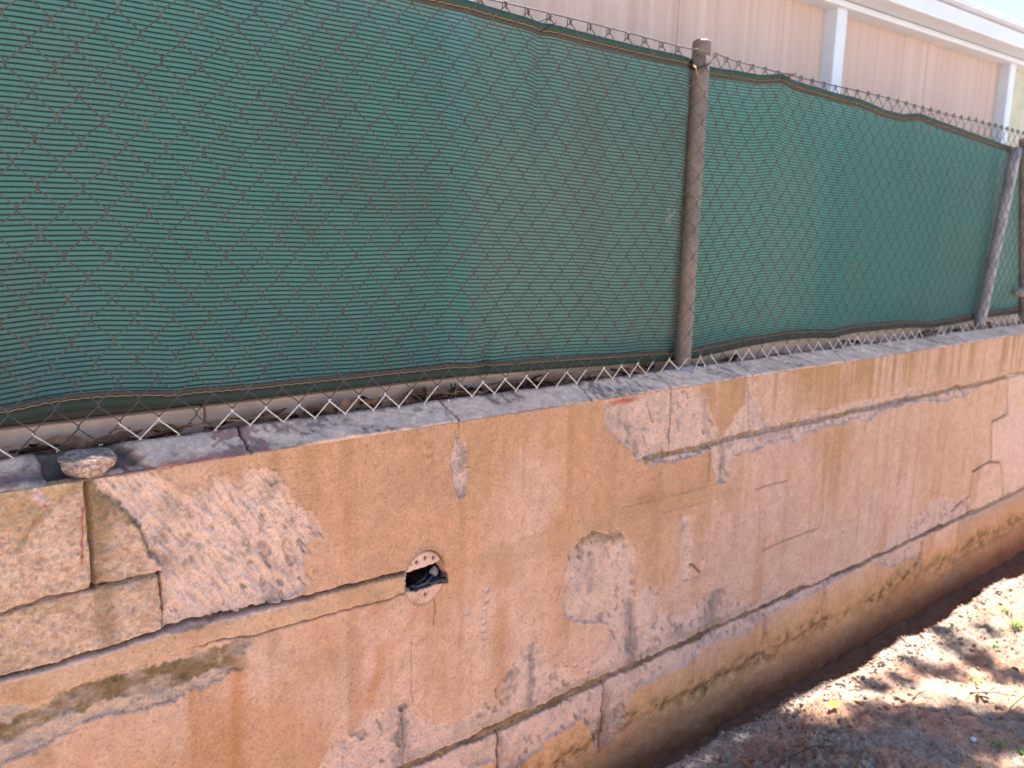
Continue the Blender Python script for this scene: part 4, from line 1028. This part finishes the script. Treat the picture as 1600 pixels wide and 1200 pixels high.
def net(x0, x1, nx, label, sd, far):
    o = empty('shade_net', ((x0 + x1) / 2, NY, jz(-0.34)), label, 'shade net', 'green shade nets tied behind the fence')
    xs = np.linspace(x0, x1, nx); vs = np.linspace(0, 1, 150)
    X, Vv = np.meshgrid(xs, vs)
    HEM = 0.024
    zt_ = ztop(X); zb_ = zbot(X)
    sagz = 0.004 * (fbm(X * 6, Vv * 2, 3, sd + 3) - 0.5)
    Zn = zb_ + (zt_ - zb_) * Vv + sagz * np.sin(np.pi * Vv)
    Yn = NY + fold_y(X, Vv, sd)
    # ribs keep their own level inside; at the hems they follow the edge
    rib = (Vv * 0.815 + 0.010 * (fbm(X * 4, Vv * 2, 2, sd + 5) - 0.5)) / 0.0086
    tn = fbm(X * 2.2, Vv * 1.8, 3, sd + 7)
    tint = np.broadcast_to(np.array([0.135, 0.335, 0.272]), X.shape + (3,)).copy()
    tint = mixc(tint, sstep(0.40, 0.62, tn) * 0.55, (0.145, 0.315, 0.262))
    tint = mixc(tint, sstep(0.25, 0.0, Vv) * sstep(0.35, 0.6, fbm(X * 3, Vv * 2, 2, sd + 8)) * 0.7, (0.085, 0.20, 0.245))
    tint = mixc(tint, sstep(0.55, 0.70, fbm(X * 5 + 3, Vv * 4, 3, sd + 9)) * 0.4, (0.15, 0.24, 0.175))
    if far: tint = mixc(tint, np.full(X.shape, 0.6), (0.105, 0.43, 0.345))
    V = np.stack([X, Yn, Zn], -1).reshape(-1, 3)
    link('cloth', npmesh('cloth', V, grid_faces(nx, 150), True, {'rib': rib.reshape(-1), 'tint': tint.reshape(-1, 3)}), m_net, o)
    def strip(va, vb, off, thick, m_, nm):
        zz = []
        for v, yy in ((va, -off), (vb, -off), (vb, -off + thick), (va, -off + thick)):
            va_ = np.full(nx, np.clip(v, 0, 1)); H_ = ztop(xs) - zbot(xs)
            zz.append(np.stack([xs, NY + fold_y(xs, va_, sd) + yy + 0.0015 * (vnoise(xs * 40, xs * 0 + v * 9, sd) - 0.5), zbot(xs) + H_ * v], 1))
        V = np.concatenate(zz); i = np.arange(nx - 1)
        F = np.concatenate([np.stack([k * nx + i, k * nx + i + 1, ((k + 1) % 4) * nx + i + 1, ((k + 1) % 4) * nx + i], 1) for k in range(4)])
        return link(nm, npmesh(nm, V, F, True), m_, o)
    def thread(v, off, nm='stitching'):
        g = Geo(); va_ = np.full(nx, v); H_ = ztop(xs) - zbot(xs)
        pts = np.stack([xs, NY + fold_y(xs, va_, sd) - off, zbot(xs) + H_ * v + 0.0008 * np.sin(xs * 300)], 1)
        g.tube([tuple(p) for p in pts], 0.0011, 4); return g.build(nm, m_stitch, o, True)
    strip(0.979, 1.0, 0.003, 0.006, m_hem, 'hem'); strip(0.967, 0.978, 0.0028, 0.005, m_fold, 'hem_fold'); thread(0.9795, 0.0042)
    strip(0.0, 0.024, 0.003, 0.006, m_hemlow, 'hem'); strip(0.025, 0.037, 0.0028, 0.005, m_fold, 'hem_fold'); thread(0.026, 0.0042)
    return o
net(-0.6, 1.968, 560, 'green ribbed shade net filling the near bay left of the steel post', 701, False)
net(1.972, 4.60, 440, 'green ribbed shade net in the far bay, its wavy top hem tied up', 741, True)
for nt_, pts_ in ((0, [(841, 40)]), (1, [(1217, 117), (1438, 178)])):
    ob_ = [o for o in COL.objects if o.name.startswith('shade_net')][nt_]
    for tx, ty in pts_:
        p = at(tx, ty, NY - 0.006); g = Geo()
        g.tube([(p[0], NY - 0.008, p[2] - 0.016), (p[0] + 0.002, MY - 0.004, p[2] - 0.002), (p[0], MY - 0.004, FT + 0.004), (p[0] - 0.003, NY - 0.008, p[2] + 0.006)], 0.0010, 5); g.build('tie', m_black, ob_, True)
# frayed bits stuck on the near net beside the post
fr_ = empty('frayed_thread', at(1047, 340, NY - 0.01), 'pale frayed threads on the green net left of the steel post', 'thread')
for k in range(7):
    g = Geo(); p = at(1045 + random.uniform(-3, 6), 330 + random.uniform(-6, 14), NY - 0.035)
    g.tube([p, p + np.array([random.uniform(-.01, .01), -0.003, -0.012]), p + np.array([random.uniform(-.012, .012), 0.002, -0.026 - random.random() * 0.01])], 0.0007, 4)
    g.build('strand', m_pale, fr_, True)

# ------------------------------------------------------------------ dry leaves along the wall top
m_leafs = [mat('dry_leaf', (0.18, 0.070, 0.036), 0.7, nscale=[(60, 0.4)]), mat('dry_leaf_dark', (0.07, 0.030, 0.018), 0.7, nscale=[(60, 0.4)]), mat('dry_leaf_tan', (0.32, 0.15, 0.075), 0.7, nscale=[(60, 0.4)])]
def leaf_mesh(L_, W, curl, twist, seed):
    n = 9; V = []; F = []
    r_ = random.Random(seed)
    for i in range(n):
        t = i / (n - 1); w = W * math.sin(math.pi * (0.04 + 0.93 * t)) ** 0.8
        zc_ = curl * L_ * (4 * (t - 0.5) ** 2); 
        for s in (-1, -0.5, 0, 0.5, 1):
            V.append((L_ * (t - 0.5), s * w + 0.1 * L_ * math.sin(t * 3) * 0.3, zc_ + abs(s) * w * (0.5 + twist) + 0.003 * r_.uniform(-1, 1)))
    for i in range(n - 1):
        for k in range(4):
            a = i * 5 + k; F.append((a, a + 1, a + 6, a + 5))
    b = len(V)
    V2 = [(x, y, z - 0.0006) for x, y, z in V]
    F2 = [tuple(i + b for i in reversed(f)) for f in F]
    me = bpy.data.meshes.new('leaf'); me.from_pydata(V + V2, [], F + F2); me.update()
    me.polygons.foreach_set('use_smooth', [True] * len(me.polygons))
    return me
leaf_bank = []
for s in range(9):
    me = leaf_mesh(0.055 + 0.008 * (s % 4), 0.010 + 0.003 * (s % 3), 0.05 + 0.05 * (s % 2), 0.3 * (s % 3), s)
    me.materials.append(m_leafs[s % 3]); leaf_bank.append(me)
for k in range(105):
    x = random.uniform(-0.3, 2.05) if k < 92 else random.uniform(2.05, 4.4)
    o = bpy.data.objects.new('dry_leaf', random.choice(leaf_bank)); COL.objects.link(o)
    o.location = (x, random.uniform(0.115, 0.178), ZT + 0.008 + random.uniform(0, 0.020))
    o.rotation_euler = (random.uniform(-0.6, 0.6), random.uniform(-0.25, 0.25), random.gauss(0, 0.35) + (math.pi if random.random() < .5 else 0))
    sc_ = random.uniform(0.75, 1.35); o.scale = (sc_, sc_, sc_)
    tone = {'dry_leaf': 'reddish brown', 'dry_leaf_dark': 'very dark brown', 'dry_leaf_tan': 'tan'}[o.data.materials[0].name]
    size = 'small' if sc_ * max(v.co.x for v in o.data.vertices) < 0.028 else ('large' if sc_ * max(v.co.x for v in o.data.vertices) > 0.036 else 'mid-sized')
    spot = ('behind the mesh near the left end' if x < 0.45 else 'behind the mesh above the large chiselled patch' if x < 0.85 else 'behind the mesh above the cable hole' if x < 1.15 else
            'behind the mesh near the cracked coping' if x < 1.6 else 'beside the foot of the steel post' if x < 2.1 else 'below the far net right of the post')
    tag(o, size + ' ' + tone + ' dry leaf ' + spot, 'leaf', 'dry leaves along the top of the wall')
g = Geo()
for k in range(60):
    x = random.uniform(-0.2, 2.1); y = random.uniform(0.098, 0.15); z = ZT + 0.036 + random.uniform(0, 0.008); a = random.gauss(0, 0.3); l = random.uniform(0.03, 0.1)
    g.tube([(x, y, z), (x + l * 0.5 * math.cos(a), y + l * 0.5 * math.sin(a), z + 0.003), (x + l * math.cos(a), y + l * math.sin(a), z)], random.uniform(0.0007, 0.0018), 5)
o = g.build('dead_stalks', m_leafs[2], None, True); tag(o, 'thin dead stalks littering the wall top under the mesh', kind='stuff')
cl_ = at(708, 607, 0.09)
g = Geo(); g.tube([(cl_[0] - .006, 0.09, cl_[2] + .012), (cl_[0] - .004, 0.088, cl_[2] - .002), (cl_[0] + .004, 0.088, cl_[2] - .002), (cl_[0] + .006, 0.09, cl_[2] + .012)], 0.0022, 6)
g.tube([(cl_[0] + .004, 0.088, cl_[2] - .002), (cl_[0] + .022, 0.092, cl_[2] - .004), (cl_[0] + .045, 0.1, cl_[2] + .0)], 0.0018, 6)
tag(g.build('cable_tie', m_black, None, True), 'small black plastic tie on the wire just above the coping crack', 'cable tie')

# ------------------------------------------------------------------ things on the soil
def gz(x, y): return float(ground_h(np.array([[x]]), np.array([[y]]))[0][0, 0])
def on_ground(px_, py_):
    d_ = RW @ np.array([px_ - 800.0, py_ - 600.0, FPX]); z = 0.06
    for _ in range(12):
        t = (z - H) / d_[2]; p = d_ * t; z = gz(p[0], p[1] - D)
    return p[0], p[1] - D, z
m_yel = mat('yellow_leaf', (0.80, 0.52, 0.02), 0.6)
x, y, z = on_ground(1301, 1111)
me = leaf_mesh(0.036, 0.012, 0.08, 0.1, 4); me.materials.append(m_yel)
o = bpy.data.objects.new('fallen_leaf', me); COL.objects.link(o); o.location = (x, y, z + 0.012); o.rotation_euler = (0.3, 0.1, -0.5)
tag(o, 'small bright yellow leaf lying on the brown soil', 'leaf')
m_grass = mat('fresh_grass', (0.16, 0.27, 0.045), 0.5, nscale=[(30, 0.2)]); m_dryg = mat('dry_grass', (0.42, 0.34, 0.19), 0.7)
def blade(g, p, dirv, l, w, bend):
    p = Vector(p); dirv = Vector(dirv).normalized(); side = dirv.cross(Vector((0, 0, 1))).normalized()
    V = []; n = 7
    for i in range(n):
        t = i / (n - 1)
        c_ = p + Vector((0, 0, 1)) * (l * (t * 0.9 - bend * t * t)) + dirv * (l * bend * 1.1 * t * t)
        ww = w * (1 - t ** 2.2) + 0.0003
        V += [c_ - side * ww, c_ + Vector((0, 0, -ww * 0.5)), c_ + side * ww]
    F = []
    for i in range(n - 1):
        for k in range(2):
            a = i * 3 + k; F.append((a, a + 1, a + 4, a + 3))
    g.add(V, F)
def tuft(px_, py_, n, l, m_, label, cat='grass'):
    x, y, z = on_ground(px_, py_); g = Geo()
    for k in range(n):
        a = random.uniform(0, 6.28)
        blade(g, (x + random.gauss(0, .012), y + random.gauss(0, .012), z - 0.004), (math.cos(a), math.sin(a), 0), l * random.uniform(0.5, 1.1), random.uniform(.0012, .0028), random.uniform(0.3, 0.75))
    o = g.build('grass_tuft', m_, None, True)
    tag(o, label, cat, 'weed tufts on the soil')
tuft(1520, 1066, 9, 0.06, m_grass, 'small green weed tuft in the middle of the sunny soil')
tuft(1268, 1152, 8, 0.05, m_dryg, 'dry straw-coloured tuft on the shaded clods by the yellow leaf')
tuft(1560, 1165, 16, 0.055, m_grass, 'low green weeds in the shade at the lower right')
tuft(1597, 1180, 22, 0.05, m_grass, 'bright green grass patch in the bottom right corner of the soil')
tuft(1590, 985, 30, 0.06, m_grass, 'sunlit yellowish grass at the far right above the soil')
tuft(1555, 1010, 14, 0.04, m_grass, 'sparse sunlit grass beside the far soil bank')
tuft(1575, 960, 16, 0.05, m_grass, 'pale grass at the far top end of the soil')
a_ = on_ground(1600, 1180); g = Geo()
p0 = at(1640, 1070, -0.62); p1 = at(1602, 1086, -0.60); p2 = at(1580, 1104, -0.59); p3 = at(1566, 1126, -0.585)
V = []; F = []
pl_ = [Vector(p) for p in (p0, p1, p2, p3)]
for i, (p, w) in enumerate(zip(pl_, (0.0045, 0.0042, 0.0030, 0.0004))):
    V += [p + Vector((0, 0, w)), p + Vector((0.001, -0.002, 0)), p - Vector((0, 0, w))]
for i in range(3):
    for k in range(2):
        q = i * 3 + k; F.append((q, q + 1, q + 4, q + 3))
g.add(V, F)
gp = pl_[0]; g.tube([gp + Vector((0.0, 0, 0)), gp + Vector((0.05, -0.01, -0.03)), (gp.x + 0.09, gp.y - 0.02, gz(gp.x + 0.09, gp.y - 0.02) - 0.01)], 0.0028, 6)
tag(g.build('long_grass', m_grass, None, True), 'long bright green grass blade arching in from the right', 'grass')
m_twig = mat('dry_twig', (0.09, 0.065, 0.05), 0.8)
for k, (a, b_, lb) in enumerate([((1426, 1092), (1446, 1082), 'short grey twig sticking out of the soil near its middle'), ((1515, 1085), (1590, 1092), 'long thin twig lying across the soil at the right'), ((1240, 1178), (1300, 1172), 'thin dark root lying on the shaded clods')]):
    x0, y0, z0 = on_ground(*a); x1, y1, z1 = on_ground(*b_); g = Geo()
    g.tube([(x0, y0, z0 + 0.004), ((x0 + x1) / 2 + 0.004, (y0 + y1) / 2, max(z0, z1, gz((x0 + x1) / 2, (y0 + y1) / 2)) + 0.010), (x1, y1, z1 + 0.008)], [0.0025, 0.002, 0.0012], 6)
    tag(g.build('twig', m_twig, None, True), lb, 'twig')
x, y = 3.75, -0.42
for k in range(18):                                           # litter at the foot of the wall and on the bank
    lx = random.uniform(1.75, 4.3); ly = float(soil_lip(np.array([lx]))[0]) + random.choice([0.05, 0.03, -0.04, -0.15, -0.35, -0.5]) + random.uniform(-.02, .02)
    o = bpy.data.objects.new('fallen_leaf', random.choice(leaf_bank)); COL.objects.link(o); lz = gz(lx, ly)
    o.location = (lx, ly, lz + 0.008); o.rotation_euler = (random.uniform(-.4, .4), random.uniform(-.3, .3), random.uniform(0, 6.28)); q_ = random.uniform(0.4, 0.75); o.scale = (q_, q_, q_)
    tone = {'dry_leaf': 'reddish brown', 'dry_leaf_dark': 'very dark brown', 'dry_leaf_tan': 'tan'}[o.data.materials[0].name]
    tag(o, 'small ' + tone + ' leaf lying ' + ('in the shaded trench at the wall foot' if ly > float(soil_lip(np.array([lx]))[0]) else 'on the bare soil bank'), 'leaf', 'leaves fallen on the soil')
g = Geo(); tip = at(1588, 633, -0.30); base = at(1660, 605, -0.32)
g.tube([(base[0] + 0.12, -0.42, -0.02), (base[0] + 0.10, -0.40, 0.5), (base[0] + 0.03, -0.34, base[2] - 0.06), tuple(base)], [0.004, 0.0035, 0.003, 0.0025], 6)
nv = 8; V = []; F = []
for i in range(nv):
    t = i / (nv - 1); p = base + (tip - base) * t; w = 0.008 * math.sin(math.pi * (0.1 + 0.88 * t))
    V += [(p[0], p[1], p[2] + w + 0.01 * t * (1 - t)), (p[0] + 0.003, p[1] - 0.002, p[2] + 0.01 * t * (1 - t)), (p[0], p[1], p[2] - w + 0.01 * t * (1 - t))]
for i in range(nv - 1):
    for k in range(2): F.append((i * 3 + k, i * 3 + k + 1, i * 3 + k + 4, i * 3 + k + 3))
g.add(V, F)
tag(g.build('weed_stalk', mat('yellow_green_leaf', (0.45, 0.42, 0.05), 0.5), None, True), 'tall weed at the right edge with one yellow leaf tip before the wall', 'weed')
# loose crumbs of soil
def lump(g, x, y, z, r_, n=0):
    V = []
    for dx, dy, dz in ((1, 0, 0), (-1, 0, 0), (0, 1, 0), (0, -1, 0), (0, 0, 1), (0, 0, -1)):
        q = r_ * random.uniform(0.65, 1.25); V.append((x + dx * q, y + dy * q, z + dz * q * 0.8))
    g.add(V, [(0, 2, 4), (2, 1, 4), (1, 3, 4), (3, 0, 4), (2, 0, 5), (1, 2, 5), (3, 1, 5), (0, 3, 5)])
g = Geo()
xs_ = np.array([random.uniform(1.55, 4.8) for k in range(7500)]); lp_ = soil_lip(xs_)
ys_ = np.where(rng.random(7500) < 0.35, lp_ - rng.random(7500) ** 1.5 * 0.10 + 0.012, lp_ - rng.random(7500) * 1.0)
ys_ = np.where(rng.random(7500) < 0.10, lp_ + rng.random(7500) * 0.09, ys_)
zs_ = ground_h(xs_[None, :], ys_[None, :])[0][0]
rs_ = rng.choice([0.0025, 0.0032, 0.004, 0.0055, 0.008, 0.012], 7500, p=[.28, .27, .22, .13, .07, .03])
for k in range(7500):
    if ys_[k] < -0.012: lump(g, xs_[k], ys_[k], zs_[k] + rs_[k] * 0.25, rs_[k])
tag(g.build('soil_crumbs', mat('soil_crumb', (0.29, 0.205, 0.155), 0.95, nscale=[(40, 0.5)]), None, True), 'loose crumbs of dry soil scattered over the ground', kind='stuff')
x, y, z = on_ground(1520, 1158)
V, F, C_ = blob(x, y, z + 0.006, 0.010, 0.008, 0.008, 3, 0.5, 2.0, 90, lambda v, n: np.broadcast_to(np.array([0.62, 0.58, 0.58]), (len(v), 3)))
tag(link('pebble', npmesh('pebble', V, F, True, {'albedo': C_}), m_cop), 'small whitish pebble among the shaded weeds', 'pebble')

# ------------------------------------------------------------------ the tree overhead that throws the dappled shade
tree = empty('shade_tree', (6.3, -2.6, 0.0), 'leafy tree beside the wall whose crown throws the dappled shade on the soil', 'tree')
m_bark = mat('bark', (0.10, 0.075, 0.055), 0.9, nscale=[(20, 0.3)], bump=[(60, 0.6, 0.01)])
m_leaf = mat('green_leaves', (0.055, 0.10, 0.03), 0.55, nscale=[(3, 0.3)])
nt = m_leaf.node_tree; tl_ = nt.nodes.new('ShaderNodeBsdfTranslucent'); tl_.inputs[0].default_value = (0.12, 0.20, 0.04, 1); ms_ = nt.nodes.new('ShaderNodeMixShader'); ms_.inputs[0].default_value = 0.4
nt.links.new(nt.nodes['Principled BSDF'].outputs[0], ms_.inputs[1]); nt.links.new(tl_.outputs[0], ms_.inputs[2]); nt.links.new(ms_.outputs[0], nt.nodes['Material Output'].inputs[0])
g = Geo(); g.tube([(6.3, -2.6, -0.1), (6.28, -2.62, 0.8), (6.2, -2.5, 1.9), (6.0, -2.3, 3.4), (5.7, -2.0, 4.9)], [0.15, 0.12, 0.10, 0.085, 0.06], 12); g.build('trunk', m_bark, tree, True)
clumps = []
def shade_at(px_, py_, h, r):
    x, y, z = on_ground(px_, py_); t = h / SUN_DIR.z
    clumps.append((x + SUN_DIR.x * t, y + SUN_DIR.y * t, z + h, r))
for px_, py_, h, r in [(1140, 1190, 3.3, .10), (1200, 1170, 3.4, .13), (1265, 1160, 3.2, .12), (1250, 1200, 3.5, .16), (1330, 1180, 3.3, .16), (1390, 1150, 3.5, .14), (1350, 1115, 3.6, .06), (1430, 1190, 3.4, .16), (1480, 1170, 3.6, .15),
                       (1540, 1140, 3.3, .11), (1590, 1130, 3.4, .12), (1500, 1110, 3.6, .05), (1440, 1040, 3.4, .08), (1480, 1050, 3.5, .08), (1410, 1060, 3.6, .05), (1500, 1010, 3.3, .09), (1530, 1030, 3.5, .07), (1580, 1050, 3.3, .08), (1470, 985, 3.6, .05), (1540, 985, 3.4, .05), (1370, 1070, 3.4, .05)]:
    shade_at(px_, py_, h + 2.0, r * 1.1)
for gy_ in range(1125, 1260, 26):
    for gx_ in range(1080, 1600, 30):
        if gy_ < 1125 + 0.0 or (gx_ > 1540 and gy_ > 1165) or gx_ < 1190 - (gy_ - 1125) * 1.4: continue
        if random.random() < 0.12 or math.hypot(gx_ - 1308, gy_ - 1105) < 48: continue
        shade_at(gx_ + random.uniform(-12, 12), gy_ + random.uniform(-8, 8), random.uniform(4.9, 5.9), random.uniform(0.08, 0.14))
for k in range(12):
    clumps.append((random.uniform(3.2, 8.5), random.uniform(-4.6, -2.0), random.uniform(4.6, 6.8), random.uniform(0.18, 0.45)))
g = Geo()
for (x, y, z, r) in clumps[::4]:
    a = Vector((5.8, -2.1, 4.5)); b_ = Vector((x, y, z)); mid = (a + b_) / 2 + Vector((0, 0, 0.15))
    g.tube([a, mid, b_], [0.03, 0.015, 0.005], 6)
g.build('limb', m_bark, tree, True)
V = []; F = []
for (x, y, z, r) in clumps:
    n = int(70 + 1500 * r * r * 4)
    for k in range(n):
        q = rng.normal(size=3); q = q / np.linalg.norm(q) * r * rng.random() ** 0.5; q[2] *= 0.7
        c0 = np.array([x, y, z]) + q
        t1 = rng.normal(size=3); t1 /= np.linalg.norm(t1); t2 = np.cross(t1, rng.normal(size=3)); t2 /= np.linalg.norm(t2)
        l = rng.uniform(0.018, 0.034); w = l * 0.42
        b = len(V); V += [c0 - t1 * l, c0 + t2 * w, c0 + t1 * l, c0 - t2 * w]; F.append((b, b + 1, b + 2, b + 3))
link('crown', npmesh('crown', np.array(V), np.array(F), False), m_leaf, tree)
